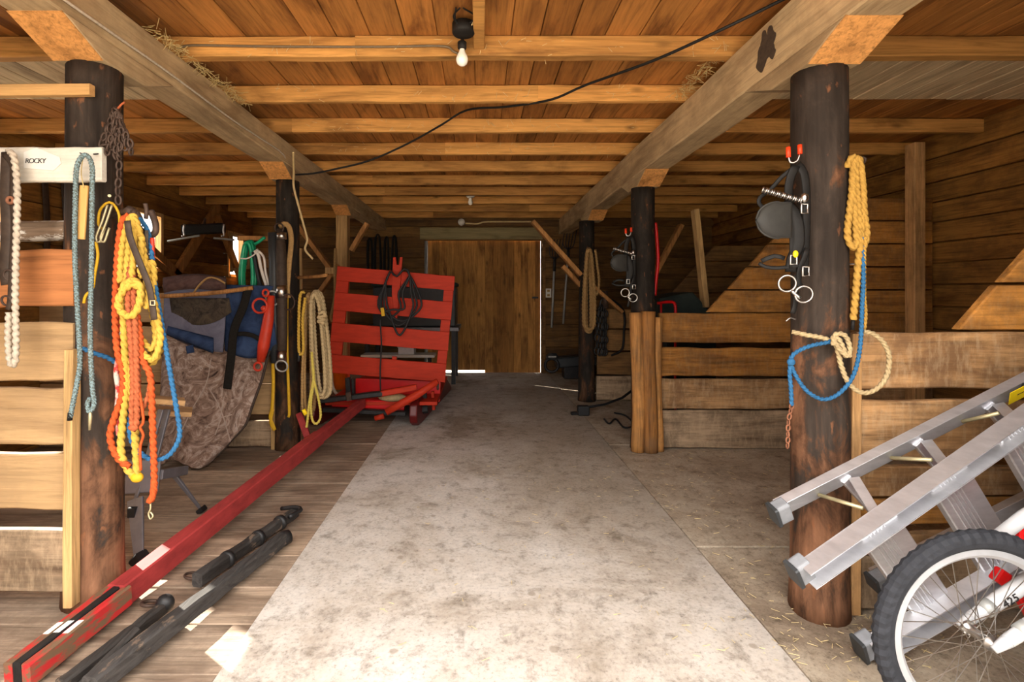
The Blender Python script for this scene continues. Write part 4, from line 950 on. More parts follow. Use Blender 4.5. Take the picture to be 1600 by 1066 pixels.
# evener and singletrees
ev = MB().board(at(500, 626, 4.86), at(598, 615, 4.90), .05, .07, c=.008, seg=6, jit=.002).build('doubletree', M['darkiron'], sl)
MB().board(at(596, 615, 4.90), at(651, 605, 4.93), .055, .07, c=.008).build('red_end', M['red'], ev)['label'] = 'bright red end of the black crossbar'
MB().board(at(544, 613, 4.83), at(546, 626, 4.83), .05, .02, up=(1, 0, 0)).build('clevis', M['iron'], ev)
MB().tube(pp([(604, 644), (625, 632), (650, 618), (684, 596)], 4.78), [.034, .036, .036, .03], 12).build('singletree', M['red'], sl, smooth=True)
MB().ring(at(684, 604, 4.78), (1, .3, 0), .03, .007).build('ring', M['iron'], sl, smooth=True)
MB().tube(pp([(586, 654), (600, 650)], 4.9), .026, 10).build('peg', M['red'], sl, smooth=True)
MB().board(at(468, 648, 4.14), at(481, 684, 4.02), .05, .06, up=(1, 0, 0)).build('prop', M['redworn'], sl)
# cream sack shape added as a sun patch in the sleigh
tag(MB().ell(at(613, 621, 5.03), .14, .06, .042).build('sun_patch_lump', M['rope_cream'], smooth=True), 'small cream sack standing in for sunlight in the sleigh under the crossbar', 'lump')
# cable coil on the rack
t = thing('hanging_cable', at(621, 420, 5.2), 'black electric cable coiled over the notched post of the red rack', 'cable')
YB_ = 5.21
for k, (xl, xr, yb) in enumerate(((591, 626, 492), (596, 650, 505), (600, 657, 498), (604, 645, 520), (594, 632, 480))):
    yo = YB_ - .012 * k
    rope('loop', pp([(610, 424), (603, 440), (xl, 470), ((xl + 4), 486), ((xl + xr) / 2, yb + 4), (xr, 482), (xr - 3, 458), (640, 430), (632, 420), (620, 432), (611, 424)], yo), .0105, 'black', parent=t, lobes=0, step=.03)
rope('tail', pp([(594, 500), (596, 540), (594, 580), (595, 620)], YB_ - .04), .008, 'black', parent=t, lobes=0)
MB().board(at(597, 481, 5.14), at(599, 494, 5.14), .035, .012, up=(1, 0, 0)).build('tag', M['cord_yellow'], t)['label'] = 'yellow tag'
# pail and rope near the sleigh
pl = thing('plastic_pail', at(531, 612, 5.7), 'orange plastic pail behind the sleigh beside the cream ropes', 'pail')
pc = at(531, 600, 5.72); pc.z = 0.236
MB().lathe([(.07, 0), (.095, .26), (.10, .265), (.10, .28), (.088, .28), (.065, .012), (.0, .012)], pc, n=24).build('body', M['orangepail'], pl, smooth=True)
rope('rope_line', pp([(518, 584), (519, 600), (523, 612), (527, 616)], 5.45), .016, 'rope_white', 'white rope end hanging beside the orange pail', 'rope', lobes=0)
# table with trunk behind the rack
tb = thing('side_table', (-1.15, 6.9, 0), 'pale topped table with black legs seen through the red rack', 'table')
MB().box(-1.62, -.62, 6.95, 7.27, .43, .465).build('tabletop', M['porcelain'], tb)
for x, y in ((-1.5, 7.0), (-.7, 7.0), (-1.5, 7.23), (-.7, 7.23)):
    MB().board((x, y, .432), (x, y, 0), .035, .035, up=(1, 0, 0)).build('leg', M['darkiron'], tb)
t = thing('plastic_box', (-.95, 6.9, .4), 'white plastic box standing on the table behind the red rack', 'box')
MB().box(-1.12, -.90, 7.0, 7.2, .466, .56).build('body', M['whiteplastic'], t, bevel=.01)
MB().box(-1.13, -.89, 6.99, 7.21, .56, .58).build('lid', M['whiteplastic'], t, bevel=.006)
t = thing('storage_chest', (-1.0, 7.6, 0), 'dark storage chest on a bench behind the red slatted rack', 'chest')
MB().box(-1.55, -.35, 7.4, 8.0, .82, 1.40).build('body', M['charcoal'], t, bevel=.02)
MB().box(-1.57, -.33, 7.38, 8.02, 1.40, 1.46).build('lid', M['darkgreen'], t, bevel=.02)
b = thing('work_bench', (-1.0, 7.7, 0), 'grey bench under the dark storage chest', 'bench')
MB().box(-1.7, -.3, 7.3, 8.2, .76, .819).build('top', M['greymetal'], b, bevel=.008)
for x in (-1.62, -.38):
    for y in (7.36, 8.1): MB().box(x - .03, x + .03, y - .03, y + .03, 0, .76).build('leg', M['darkiron'], b)

# black poles on the floor
def floorpole(a, b, r0, r1, name, label, fitting=True, m='blackwood'):
    t = thing(name, (a + b) / 2 * Vector((1, 1, 0)) if False else Vector(((a.x + b.x) / 2, (a.y + b.y) / 2, 0)), label, 'pole', 'black harness poles on the floor')
    MB().board(a, b, r0 * 2, r1 * 2, c=.008, seg=14, jit=.003, taper=.85).build('shaft', M[m], t)
    return t
def onfloor(px, py, z):
    Y = (CH - z) * F / (py - CY); v = at(px, py, Y); return v
t = floorpole(onfloor(140, 1075, .06), onfloor(441, 843, .055), .036, .03, 'harness_pole', 'longest black wooden pole lying on the floor planks beside the concrete')
e = onfloor(443, 842, .05); MB().lathe([(.034, -.03), (.038, 0), (.034, .03)], e, axis=(.6, .8, 0)).build('end_cap', M['darkiron'], t, smooth=True)
t = floorpole(onfloor(308, 907, .05), onfloor(462, 800, .045), .032, .026, 'harness_pole', 'shorter black pole with iron fittings and a hook on the floor planks')
MB().tube(crom([onfloor(452, 808, .08), onfloor(470, 797, .08), onfloor(462, 793, .08), onfloor(440, 795, .06)], .02), .012, 8).build('hook', M['darkiron'], t, smooth=True)
MB().ring(onfloor(302, 900, .02), (0.2, .2, 1), .035, .006).build('ring', M['iron'], t, smooth=True)
for k in (.25, .55, .8):
    a, b = onfloor(308, 907, .05), onfloor(462, 800, .045); p = a.lerp(b, k); MB().lathe([(.038, -.012), (.040, 0), (.038, .012)], p, axis=(b - a)).build('iron_band', M['darkiron'], t, smooth=True)
t = floorpole(onfloor(95, 1075, .04), onfloor(262, 945, .06), .026, .022, 'harness_pole', 'thin black pole with an iron knob nearest the tip of the red pole')
MB().ell(onfloor(258, 943, .07), .035, .03, .035).build('iron_knob', M['darkiron'], t, smooth=True)
MB().ring(onfloor(236, 943, .03), (.1, .3, 1), .034, .007).build('ring', M['iron'], t, smooth=True)
a, b = onfloor(128, 1072, .03), onfloor(215, 985, .09)
MB().board(a, b, .03, .028, c=.006, seg=6, jit=.002).build('side_arm', M['blackwood'], t)

# ------------------------------------------------------------------ ceiling fittings
t = thing('light_bulb_holder', at(722, 60, 2.55), 'bare frosted light bulb in a black socket on the ceiling joist', 'light bulb')
bc = at(722, 93, 2.56)
MB().lathe([(.001, -.033), (.012, -.031), (.024, -.022), (.030, -.006), (.030, .004), (.025, .020), (.016, .036), (.013, .048), (.013, .056)], bc, n=20).build('bulb', M['bulb'], t, smooth=True)
MB().lathe([(.016, .050), (.022, .056), (.023, .085), (.017, .09)], bc).build('socket', M['leather'], t, smooth=True)
MB().tube([bc + Vector((0, 0, .088)), bc + Vector((0, .04, .125)), bc + Vector((0, .06, .17))], .009, 8).build('stem', M['leather'], t, smooth=True)
t = thing('junction_box', at(722, 45, 2.45), 'dark junction box with loose wires on the ceiling above the bare bulb', 'junction box')
j = at(724, 48, 2.45)
MB().lathe([(.05, 0), (.055, .006), (.055, .05), (.0, .055)], Vector((j.x, 2.47, 2.545)), n=18).build('box', M['leather'], t, smooth=True)
for k in range(4):
    p0 = Vector((j.x + RNG.uniform(-.03, .03), 2.45, 2.56)); MB().tube(crom([p0, p0 + Vector((RNG.uniform(-.06, .06), -.05, .03)), p0 + Vector((RNG.uniform(-.05, .05), -.10, .045))], .01), .004, 6).build('wire', M['conduit' if k == 0 else 'leather'], t, smooth=True)
tag(MB().board((-.005, 1.9, 2.585), (-.005, 2.625, 2.575), .055, .055, c=.004).build('ceiling_batten', M['joist']), 'short batten nailed to the ceiling beside the bare bulb', 'batten')
t = thing('bulb_holder', at(735, 308, 6.6), 'small white lampholder with unlit bulb far down the ceiling', 'light bulb')
c = at(735, 309, 6.6)
MB().lathe([(.0, .055), (.045, .05), (.06, .02), (.04, 0), (.02, -.004)], c).build('holder', M['porcelain'], t, smooth=True)
MB().lathe([(.018, 0), (.022, -.03), (.03, -.06), (.02, -.09), (.0, -.097)], c).build('bulb', M['bulb'], t, smooth=True)
t = thing('bulb_holder', at(721, 347, 8.2), 'round white lamp base on the wall plate above the back door', 'lamp base')
MB().lathe([(.055, -.03), (.055, .01), (.045, .03), (0, .034)], at(721, 347, 8.31), axis=(0, -1, 0)).build('base', M['porcelain'], t, smooth=True)
rope('electric_cable', pp([(727, 349, 8.3), (745, 350, 8.3), (757, 347, 8.3), (780, 346.5, 8.3), (830, 346.5, 8.28)], 8.3), .013, 'conduit', 'pale cable running right from the round lamp base', 'cable', lobes=0)
rope('electric_cable', pp([(276, 76), (300, 71), (380, 72), (480, 73), (600, 73), (690, 72), (708, 80), (716, 84)], 2.615), .006, 'conduitgrey', 'grey cable stapled along the ceiling joist to the bare bulb', 'cable', lobes=0)
rope('hanging_cable', [at(1262, -20, 2.15), at(1130, 45, 2.3), at(1020, 95, 2.6), at(915, 133, 3.0), at(860, 156, 3.19), at(790, 167, 3.4), at(730, 172, 3.55), at(690, 195, 3.7), at(640, 223, 3.85), at(580, 250, 3.95), at(530, 263, 4.0), at(490, 271, 4.03), at(462, 273, 4.06)], .0075, 'leather', 'black cable slung diagonally under the ceiling joists', 'cable', lobes=0, step=.05)
rope('electric_cable', [Vector((-1.528, 1.3, 2.385)), Vector((-1.53, 1.9, 2.375)), Vector((-1.53, 2.5, 2.38)), Vector((-1.53, 3.2, 2.37)), Vector((-1.53, 3.9, 2.385)), Vector((-1.528, 4.02, 2.36))], .006, 'rope_white', 'pale cable clipped along the face of the left ceiling beam', 'cable', lobes=0, step=.05)

# ------------------------------------------------------------------ right post tack
def bridle(t, Y, sc, P, big=True):
    """driving bridle hung on a post; P maps photo-like local pixels of the near one"""
    g = lambda pts, dy=0: [P(x, y, dy) for x, y in pts]
    def st(name, pts, wd, th=.006, m='leather', dy=0):
        strapline(name, g(pts, dy), wd * sc, th * sc, m, t)
    st('crown_strap', [(1244, 258), (1236, 275), (1232, 300), (1236, 330), (1240, 370), (1240, 420)], .034)
    st('crown_strap', [(1246, 256), (1256, 270), (1260, 300), (1260, 350), (1258, 400), (1256, 430)], .032, dy=.01)
    st('rein', [(1240, 262), (1222, 276), (1204, 296), (1188, 308), (1186, 318), (1194, 326)], .016)
    st('cheek_strap', [(1224, 322), (1236, 325), (1246, 345), (1248, 380), (1238, 405), (1236, 425)], .042, .008)
    st('nose_strap', [(1262, 388), (1256, 405), (1250, 420), (1248, 440), (1252, 450)], .022)
    st('nose_band', [(1186, 411), (1196, 417), (1215, 419), (1240, 416), (1255, 414)], .015, .008)
    st('throat_strap', [(1226, 404), (1210, 400), (1190, 408)], .018)
    st('tail_strap', [(1244, 430), (1244, 455), (1242, 478), (1238, 490)], .020)
    def bl(u, v):
        a = -math.pi / 2 + math.pi * v
        px = 1236 - 56 * u; hy = 30 * (1 - .0 * u) * (math.sqrt(max(0, 1 - max(0, (u - .35) / .65) ** 2)) if u > .35 else .95 + .0 * u)
        py = 344 + math.sin(a) * max(hy, 2)
        return P(px, py, -.03 - .05 * math.sin(u * 1.9) + .02 * math.cos(a))
    drape(bl, 14, 14, 'blinder', M['leather'] if not big else M['blinder'], t, .006)
    mb = MB(); a, b = P(1190, 296, -.03), P(1254, 314, -.03); n = 15
    for i in range(n):
        p = a.lerp(b, i / n); q = a.lerp(b, (i + 1) / n)
        mb.ring((p + q) / 2, (b - a) + Vector((0, .03 if i % 2 else -.03, 0)), .009 * sc, .0036 * sc, n=12, m=6)
    mb.build('chain_browband', M['chrome'], t, smooth=True)
    MB().ell(P(1257, 309, -.035), .014 * sc, .012 * sc, .018 * sc).build('rosette', M['chrome'], t, smooth=True)
    for cx, cy in ((1230, 443), (1256, 460)):
        MB().ring(P(cx, cy, -.03), (.15, 1, .1), .031 * sc, .0045 * sc).build('bit_ring', M['chrome'], t, smooth=True)
    MB().tube(crom(g([(1236, 454), (1244, 461), (1250, 466)], -.03), .01), .007 * sc, 8).build('bit_bar', M['chrome'], t, smooth=True)
    for cx, cy in ((1259, 424), (1257, 326), (1240, 406)):
        w_, h_ = 5, 7
        MB().tube(g([(cx - w_, cy - h_), (cx + w_, cy - h_), (cx + w_, cy + h_), (cx - w_, cy + h_)], -.03), .0042 * sc, 6, closed=True).build('buckle', M['chrome'], t, smooth=True)
    for x in (1232, 1250):
        MB().tube(g([(x, 246 - (x - 1232) * .3), (x - .5, 230 - (x - 1232) * .2)], -.02), .0085 * sc, 10).build('hook_sleeve', M['tape'], t, smooth=True)
    MB().tube(crom(g([(1232, 244), (1235, 254), (1245, 252), (1250, 240)], -.02), .008), .004 * sc, 8).build('hook', M['chrome'], t, smooth=True)
M['blinder'] = flat('grey worn leather', (0.036, 0.034, 0.031, 1), 0.6, var=0.3, sc=20, spec=0.25)
t = thing('hanging_bridle', at(1245, 260, 2.02), 'black driving bridle with blinder and chain browband on the right front post', 'bridle')
bridle(t, 2.0, 1.0, lambda x, y, dy: at(x, y, 1.985 + dy + max(0, (1250 - x)) * .0006))
MB().ell(at(1243, 397, 1.95), .010, .008, .014).build('yellow_stud', M['labelyellow'], t, smooth=True)
MB().tube(crom(pp([(1228, 502), (1235, 497), (1243, 499)], 1.96), .005), .003, 6).build('pin', M['chrome'], t, smooth=True)
t = thing('hanging_bridle', at(985, 365, 4.2), 'second black driving bridle hanging on the post with peeled slabs', 'bridle')
bridle(t, 4.2, 1.05, lambda x, y, dy: at(984 + (x - 1245) * .47, 362 + (y - 240) * .47, 4.16 + dy + max(0, (1250 - x)) * .0006))
# yellow straw rope coil
t = thing('hanging_rope', at(1337, 246, 2.05), 'straw yellow rope coil hanging at the right side of the right front post', 'rope')
rope('coil', pp([(1324, 262, 2.0), (1328, 250), (1334, 248), (1331, 300), (1325, 350), (1325, 372), (1333, 387), (1338, 380), (1336, 340), (1332, 280), (1336, 250), (1342, 252), (1348, 290), (1350, 330), (1354, 365), (1349, 385), (1342, 380), (1341, 330), (1337, 270), (1340, 247), (1345, 260), (1348, 310), (1345, 370), (1340, 420), (1337, 460), (1333, 500)], 1.99), .0115, 'rope_straw', parent=t)
MB().tube(pp([(1333, 498), (1332, 516)], 1.99), .007, 8).build('whipped_tip', M['leather'], t, smooth=True)
MB().tube(crom(pp([(1312, 262, 2.06), (1330, 258), (1348, 256), (1352, 248), (1346, 246)], 2.01), .008), .005, 8).build('hook', M['iron'], t, smooth=True)
# blue rope round the post
t = thing('hanging_rope', at(1300, 600, 1.95), 'bright blue rope looping in front of the right front post', 'rope')
rope('loop', pp([(1346, 262, 2.0), (1348, 300, 2.0), (1347, 370, 1.99), (1349, 430, 1.98), (1347, 480, 1.97), (1344, 540), (1334, 585), (1312, 614), (1287, 624), (1262, 612), (1244, 588), (1236, 568), (1238, 556), (1252, 546), (1272, 539), (1296, 534), (1302, 526)], 1.96), .0072, 'rope_blue', parent=t)
rope('tail', pp([(1238, 556), (1234, 580), (1236, 610), (1237, 634)], 1.96), .0072, 'rope_blue', parent=t)
MB().ell(at(1236, 566, 1.955), .015, .012, .015).build('knot', M['rope_blue'], t, smooth=True)
mb = MB(); chain(mb, pp([(1237, 634), (1232, 660), (1231, 690), (1230, 700)], 1.96), .022, .007, .003); mb.build('chain_end', M['rust'], t, smooth=True)['label'] = 'rusty chain end'
# cream rope tied round the post
t = thing('hanging_rope', at(1310, 530, 1.95), 'cream rope knotted round the right front post above the ladder', 'rope')
rope('loop', pp([(1238, 519, 2.02), (1258, 523, 1.985), (1285, 528, 1.975), (1304, 536), (1310, 552), (1314, 570), (1324, 595), (1340, 611), (1358, 613), (1376, 602), (1387, 582), (1389, 555), (1380, 535), (1365, 522), (1350, 518)], 1.965), .0085, 'rope_cream', parent=t)
rope('knot', pp([(1302, 540), (1304, 524), (1316, 522), (1324, 530), (1328, 548), (1322, 557), (1318, 545), (1310, 530), (1302, 528), (1308, 540), (1318, 552), (1328, 556), (1324, 552)], 1.945), .0085, 'rope_cream', parent=t)
rope('tail', pp([(1350, 518), (1352, 490), (1350, 460), (1350, 400), (1352, 370)], 1.985), .007, 'rope_straw', parent=t)
for k, y in enumerate((377, 413, 487)):
    tag(MB().tube(pp([(1310, y, 2.08), (1335 - (k == 2) * 10, y - .5, 2.06)], 2.05), .0035, 6).build('steel_nail', M['chrome']), ('steel nail sticking out of the right front post behind the straw rope, upper one', 'steel nail sticking out of the right front post behind the straw rope, middle one', 'short nail low on the right front post near the straw rope tip')[k], 'nail', 'nails in the right front post')

# ------------------------------------------------------------------ ladder
ld = thing('step_ladder', (1.6, 1.8, 0), 'aluminium stepladder lying on its side against the brown stall planks', 'ladder')
dA = Vector((.8975, .03, .436)).normalized(); LEN = 1.75
A0, B0, D0 = Vector((1.09, 1.86, .500)), Vector((1.05, 1.68, .385)), Vector((1.355, 1.80, .055))
E0 = Vector((1.52, 1.955, .20))
dB = Vector((.78, .075, .475)).normalized(); dD = Vector((.80, .06, .40)).normalized(); dE = Vector((.80, .0, .40)).normalized()
def rail(a, d, wd, th, m='alu', name='rail', upv=(0, 0, 1), L=LEN):
    mb = MB(); b = a + d * L
    up = Vector(upv); s = d.cross(up).normalized(); u = s.cross(d).normalized()
    # channel: web plus two flanges
    mb.board(a, b, wd, .004, up=up, c=.001)
    for k in (-1, 1):
        o = u * (wd / 2 - .003) * k - s * (th / 2 - .002)
        mb.board(a + o, b + o, .006, th, up=up, c=.001)
    o_ = mb.build(name, M[m], ld, bevel=.0015)
    return o_
rail(A0, dA, .064, .035, name='rear_rail', upv=(0, -.45, 1))
rail(E0, dE, .06, .035, name='rear_rail')
rail(B0, dB, .075, -.05, name='front_rail', upv=(0, -.25, 1))
rail(D0, dD, .085, -.05, name='front_rail', upv=(0, -.25, 1))
for a, d, nm, h_ in ((A0, dA, 'rear_foot', .080), (B0, dB, 'front_foot', .088), (D0, dD, 'front_foot', .098), (E0, dE, 'rear_foot', .065)):
    MB().board(a - d * .03, a - d * .018, h_, .056, up=(0, -.25, 1), c=.004).build('rubber_pad', M['charcoal'], ld)
    MB().board(a - d * .018, a + d * .03, h_, .052, up=(0, -.25, 1), c=.008).build(nm, M['aludull'], ld, bevel=.004)
for k, s_ in enumerate((.30, .60, .90, 1.20, 1.5)):
    p, q = B0 + dB * s_, D0 + dD * (s_ - .02)
    mid = (p + q) / 2; ax = (q - p).normalized()
    st = MB().board(p, q, .15, .03, up=dB, c=.004); 
    for o in (-.045, -.03, -.015, .0, .015): st.board(p + dB * o - Vector((0, .016, 0)), q + dB * o - Vector((0, .016, 0)), .005, .008, up=dB, c=.001)
    so = st.build('step', M['alu'], ld, bevel=.001)
    for r_, dd in ((p, dB), (q, dD)):
        MB().ell(r_ - Vector((0, .03, 0)), .010, .006, .008).build('rivet', M['chrome'], ld, smooth=True)
for k, s_ in enumerate((.27, .57, .87, 1.17)):
    p, q = A0 + dA * s_, E0 + dE * (s_ - .1)
    MB().board(p, q, .038, .022, up=dA, c=.003).build('rear_bar', M['alu'], ld, bevel=.001)
    MB().board(p + dA * .02 - Vector((0, .02, 0)), B0 + dB * (s_ + .06) + Vector((0, .02, .0)), .034, .008, up=dA, c=.001).build('gusset', M['alu'], ld)
    MB().tube([p - dA * .11 + Vector((0, .0, -.01)), B0 + dB * (s_ + .02) + Vector((0, .03, .03))], .007, 8).build('strut', M['brass'], ld, smooth=True)
lp = A0 + dA * .935
lab = MB().board(lp - Vector((0, .021, 0)), lp + dA * .2 - Vector((0, .021, 0)), .06, .002, up=(0, -.45, 1), c=.0005).build('warning_label', M['labelyellow'], ld)
q = lp + dA * .03 - Vector((0, .0235, 0)); up_ = Vector((0, -.45, 1)).normalized()
MB().prism([q, q + dA * .05, q + dA * .025 + Vector((0, .0, .036))], (0, .0012, 0)).build('warning_mark', M['ink'], lab)

# ------------------------------------------------------------------ bicycle
bk = thing('bicycle', (1.9, 1.48, 0), 'white and red bicycle leaning in front of the aluminium ladder', 'bicycle')
YBK = 1.48
WC = Vector(((1530 - 750) / 800 * YBK, YBK, .304))
def wheel(c, R=.304):
    tr = MB(); n = 120; rings = []
    for i in range(n):
        th = 2 * math.pi * i / n; rad = Vector((math.cos(th), 0, math.sin(th))); bumpy = .0035 if (i % 2) else 0
        ring = []
        for j in range(12):
            ph = 2 * math.pi * j / 12
            outw = math.cos(ph); rr = .0235 + (bumpy if abs(ph - math.pi) > 2.0 else 0)
            ring.append(c + rad * (R - .027 + outw * rr * 1.15) + Vector((0, math.sin(ph) * rr, 0)))
        rings.append(ring)
    tr.sweep(rings, closed=True); to = tr.build('tyre', M['tyre'], bk)
    rm = MB(); rings = []
    for i in range(72):
        th = 2 * math.pi * i / 72; rad = Vector((math.cos(th), 0, math.sin(th)))
        rings.append([c + rad * r_ + Vector((0, y_, 0)) for r_, y_ in ((R - .05, -.013), (R - .05, .013), (R - .066, .014), (R - .076, .006), (R - .076, -.006), (R - .066, -.014))])
    rm.sweep(rings, closed=True).build('rim', M['rim'], bk)
    sp = MB(); N_ = 36
    for i in range(N_):
        th = 2 * math.pi * i / N_; sd = 1 if i % 2 else -1; tw = (.9 if (i // 2) % 2 else -.9)
        a = c + Vector((math.cos(th), 0, math.sin(th))) * (R - .074)
        b = c + Vector((math.cos(th + tw) * .02, sd * .03, math.sin(th + tw) * .02))
        sp.tube([a, b], .0013, 5)
    s_ = sp.build('spokes', M['chrome'], bk); 
    MB().lathe([(.004, -.062), (.008, -.06), (.008, -.045), (.021, -.036), (.021, -.03), (.013, -.026), (.013, .026), (.021, .03), (.021, .036), (.008, .045), (.008, .06), (.004, .062)], c, axis=(0, 1, 0)).build('hub', M['chrome'], bk, smooth=True)
wheel(WC); RC = WC + Vector((.98, .0, .0)); wheel(RC)
crown = WC + Vector((.36, 0, .232)); sdir = (crown - WC).normalized()
for sd in (-1, 1):
    off = Vector((0, sd * .052, 0))
    bl = MB().tube([WC + off + sdir * .03, WC + off + sdir * .09, WC + off + sdir * .11, crown + off], [.016, .018, .0215, .024], 14).build('fork_blade', M['bikewhite'], bk, smooth=True)
    MB().tube([WC + off + sdir * .074, WC + off + sdir * .105], .0225, 14).build('grey_band', M['greypipe'], bl, smooth=True)
    MB().tube([WC + off - sdir * .012, WC + off + sdir * .034], [.010, .0165], 12).build('dropout', M['bikewhite'], bl, smooth=True)
    if sd == 1:
        fc = bpy.data.curves.new('numerals', 'FONT'); fc.body = '425'; fc.size = .034; fc.extrude = .0008
        fo = bpy.data.objects.new('tmp', fc); COL.objects.link(fo); bpy.context.view_layer.update()
        me = bpy.data.meshes.new_from_object(fo.evaluated_get(bpy.context.evaluated_depsgraph_get())); bpy.data.objects.remove(fo)
        me.transform(Matrix.Rotation(math.radians(90), 4, 'X')); me.transform(Matrix.Rotation(-math.atan2(sdir.z, sdir.x), 4, 'Y')); me.materials.clear(); me.materials.append(M['ink'])
        fo = bpy.data.objects.new('numerals', me); COL.objects.link(fo); fo.parent = bl
        fo.location = WC + off + sdir * .125 + Vector((0, -.0245, -.008)) - bk.location
MB().tube([crown + Vector((0, -.06, 0)), crown + Vector((0, .06, 0))], .024, 12).build('fork_crown', M['bikewhite'], bk, smooth=True)
hd = crown + sdir * .04; ht = hd + sdir * .16
MB().tube([hd, ht], .022, 12).build('head_tube', M['brightred'], bk, smooth=True)
seat = RC + Vector((-.12, 0, .50)); bb = RC + Vector((-.40, .0, -.03))
MB().tube([hd + sdir * .02, bb], .019, 12).build('down_tube', M['brightred'], bk, smooth=True)
MB().tube([ht - sdir * .03, seat], .017, 12).build('top_tube', M['bikewhite'], bk, smooth=True)
MB().tube([bb, seat + (seat - bb) * .15], .017, 12).build('seat_tube', M['brightred'], bk, smooth=True)
for sd in (-1, 1):
    MB().tube([bb + Vector((0, sd * .03, 0)), RC + Vector((0, sd * .06, 0))], .009, 8).build('chain_stay', M['brightred'], bk, smooth=True)
    MB().tube([seat, RC + Vector((0, sd * .06, 0))], .008, 8).build('seat_stay', M['brightred'], bk, smooth=True)
MB().ell(seat + (seat - bb) * .18, .13, .07, .03).build('saddle', M['black'], bk, smooth=True)
hb = ht + sdir * .06
MB().tube([hb + Vector((.02, -.28, -.03)), hb + Vector((0, -.1, 0)), hb + Vector((0, .1, 0)), hb + Vector((.02, .28, -.03))], .011, 10).build('handlebar', M['black'], bk, smooth=True)
# red painted object behind the wheel
t = thing('scooter_frame', (1.95, 1.66, 0), 'red and white tube frame standing between the bicycle wheel and the ladder', 'frame')
MB().tube(pp([(1562, 838), (1600, 808), (1680, 760)], 1.60), .020, 12).build('white_tube', M['bikewhite'], t, smooth=True)
MB().board(at(1586, 838, 1.60), at(1680, 838, 1.60), .055, .03).build('red_panel', M['brightred'], t, bevel=.004)
MB().board(at(1556, 896, 1.62), at(1594, 922, 1.62), .045, .03, c=.004).build('red_bar', M['brightred'], t, bevel=.003)
MB().board(at(1592, 920, 1.62), at(1680, 1075, 1.62), .045, .03, c=.004).build('red_bar', M['brightred'], t, bevel=.003)
MB().tube(pp([(1600, 905), (1700, 872)], 1.62), .020, 12).build('white_tube', M['bikewhite'], t, smooth=True)
MB().tube(pp([(1586, 898), (1572, 928)], 1.60), .004, 6).build('cable', M['chrome'], t, smooth=True)
MB().board(at(1700, 760, 1.61), Vector((at(1700, 760, 1.61).x, 1.61, 0.0)), .05, .03, up=(1, 0, 0)).build('red_bar', M['brightred'], t)

# ------------------------------------------------------------------ right bay, back
t = thing('storage_bin', at(1070, 480, 4.9), 'dark green cloth bin behind the brown stall side', 'bin')
q = [at(1030, 466, 5.0), at(1030, 520, 5.0), at(1100, 520, 5.0), at(1112, 488, 5.0), at(1083, 456, 5.0)]
MB().prism(q, (0, .55, 0)).build('body', M['darkgreen'], t, bevel=.02)
c0 = at(1066, 520, 5.27); c0.z = 0
MB().box(c0.x - .25, c0.x + .25, 5.05, 5.5, 0, at(0, 520, 5.0).z).build('base_crate', M['charcoal'], t, bevel=.01)
t = thing('red_rack_frame', at(1040, 480, 4.7), 'bright red bent tube frame behind the brown stall side', 'frame')
MB().tube(crom(pp([(1027, 474), (1048, 472), (1055, 478), (1055, 505)], 4.75), .01), .014, 8).build('tube', M['brightred'], t, smooth=True)
MB().tube(pp([(1033, 474), (1033, 505)], 4.75), .010, 8).build('tube', M['brightred'], t, smooth=True)
x_ = at(1055, 505, 4.75)
for px in (1033, 1055):
    q = at(px, 505, 4.75); MB().tube([q, Vector((q.x, q.y, 0))], .012, 8).build('leg', M['brightred'], t, smooth=True)
rope('hanging_hose', pp([(1024, 348, 4.36), (1027, 380), (1028, 410), (1025, 440), (1023, 462)], 4.38), .015, 'brightred', 'bright red cord hanging on the right of the peeled-slab post', 'cord', lobes=0)
# thin back post: tan coil, chains
t = thing('hanging_rope', at(920, 388, 6.12), 'tan rope coil with trailing tail hanging on the thin back post', 'rope')
rope('coil', hank_path(at(920, 388, 6.09), 1.0, 4, .035, .085, .05), .020, 'rope_tan', parent=t, step=.03)
rope('tail', pp([(930, 390), (933, 412), (936, 440), (932, 460), (928, 450), (926, 420)], 6.08), .015, 'rope_tan', parent=t)
t = thing('hanging_chain', at(942, 470, 6.1), 'bundle of dark harness chain hanging right of the thin back post', 'chain')
mb = MB()
for px in (933, 938, 943, 946): chain(mb, pp([(942, 472), (px, 490), (px, 530), (px - 1, 553)], 6.13), .075, .026, .010)
mb.build('chain', M['darkiron'], t, smooth=True)
MB().tube(pp([(945, 455), (946, 482)], 6.12), .035, 10).build('wooden_grip', M['iron'], t, smooth=True)
rope('hanging_chain', pp([(956, 468), (972, 482), (976, 500), (975, 515), (972, 545), (955, 556)], 6.18), .014, 'leather', 'loose black strap against the farthest right stall side', 'strap', lobes=0)
# forks on the back wall
for k, (x0, x1, y0, y1) in enumerate(((866, 862, 420, 512), (887, 880, 405, 506))):
    t = thing('pitch_fork', at(x1, y1, 8.3), ('pitchfork with grey handle hanging tines up, the one closer to the back door', 'pitchfork with grey handle hanging tines up, the one closer to the thin post')[k], 'pitchfork', 'pitchforks on the back wall')
    MB().tube(pp([(x0, y0), (x1, y1)], 8.32), .017, 10).build('handle', M['greypipe'], t, smooth=True)
    MB().tube(pp([(x0 + 1, y0 - 18), (x0, y0 + 4)], 8.32), .024, 10).build('socket', M['darkiron'], t, smooth=True)
    mb = MB()
    for j in range(5):
        dx = (j - 2) * 4.6; mb.tube(crom(pp([(x0 + 1, y0 - 14), (x0 + 1 + dx * .8, y0 - 20), (x0 + 2 + dx, y0 - 30), (x0 + 5 + dx, y0 - 46)], 8.31), .04), .008, 6)
    mb.build('tines', M['darkiron'], t, smooth=True)
t = thing('wall_outlet', at(857, 458, 8.38), 'cream electrical outlet on the back wall beside the door', 'outlet')
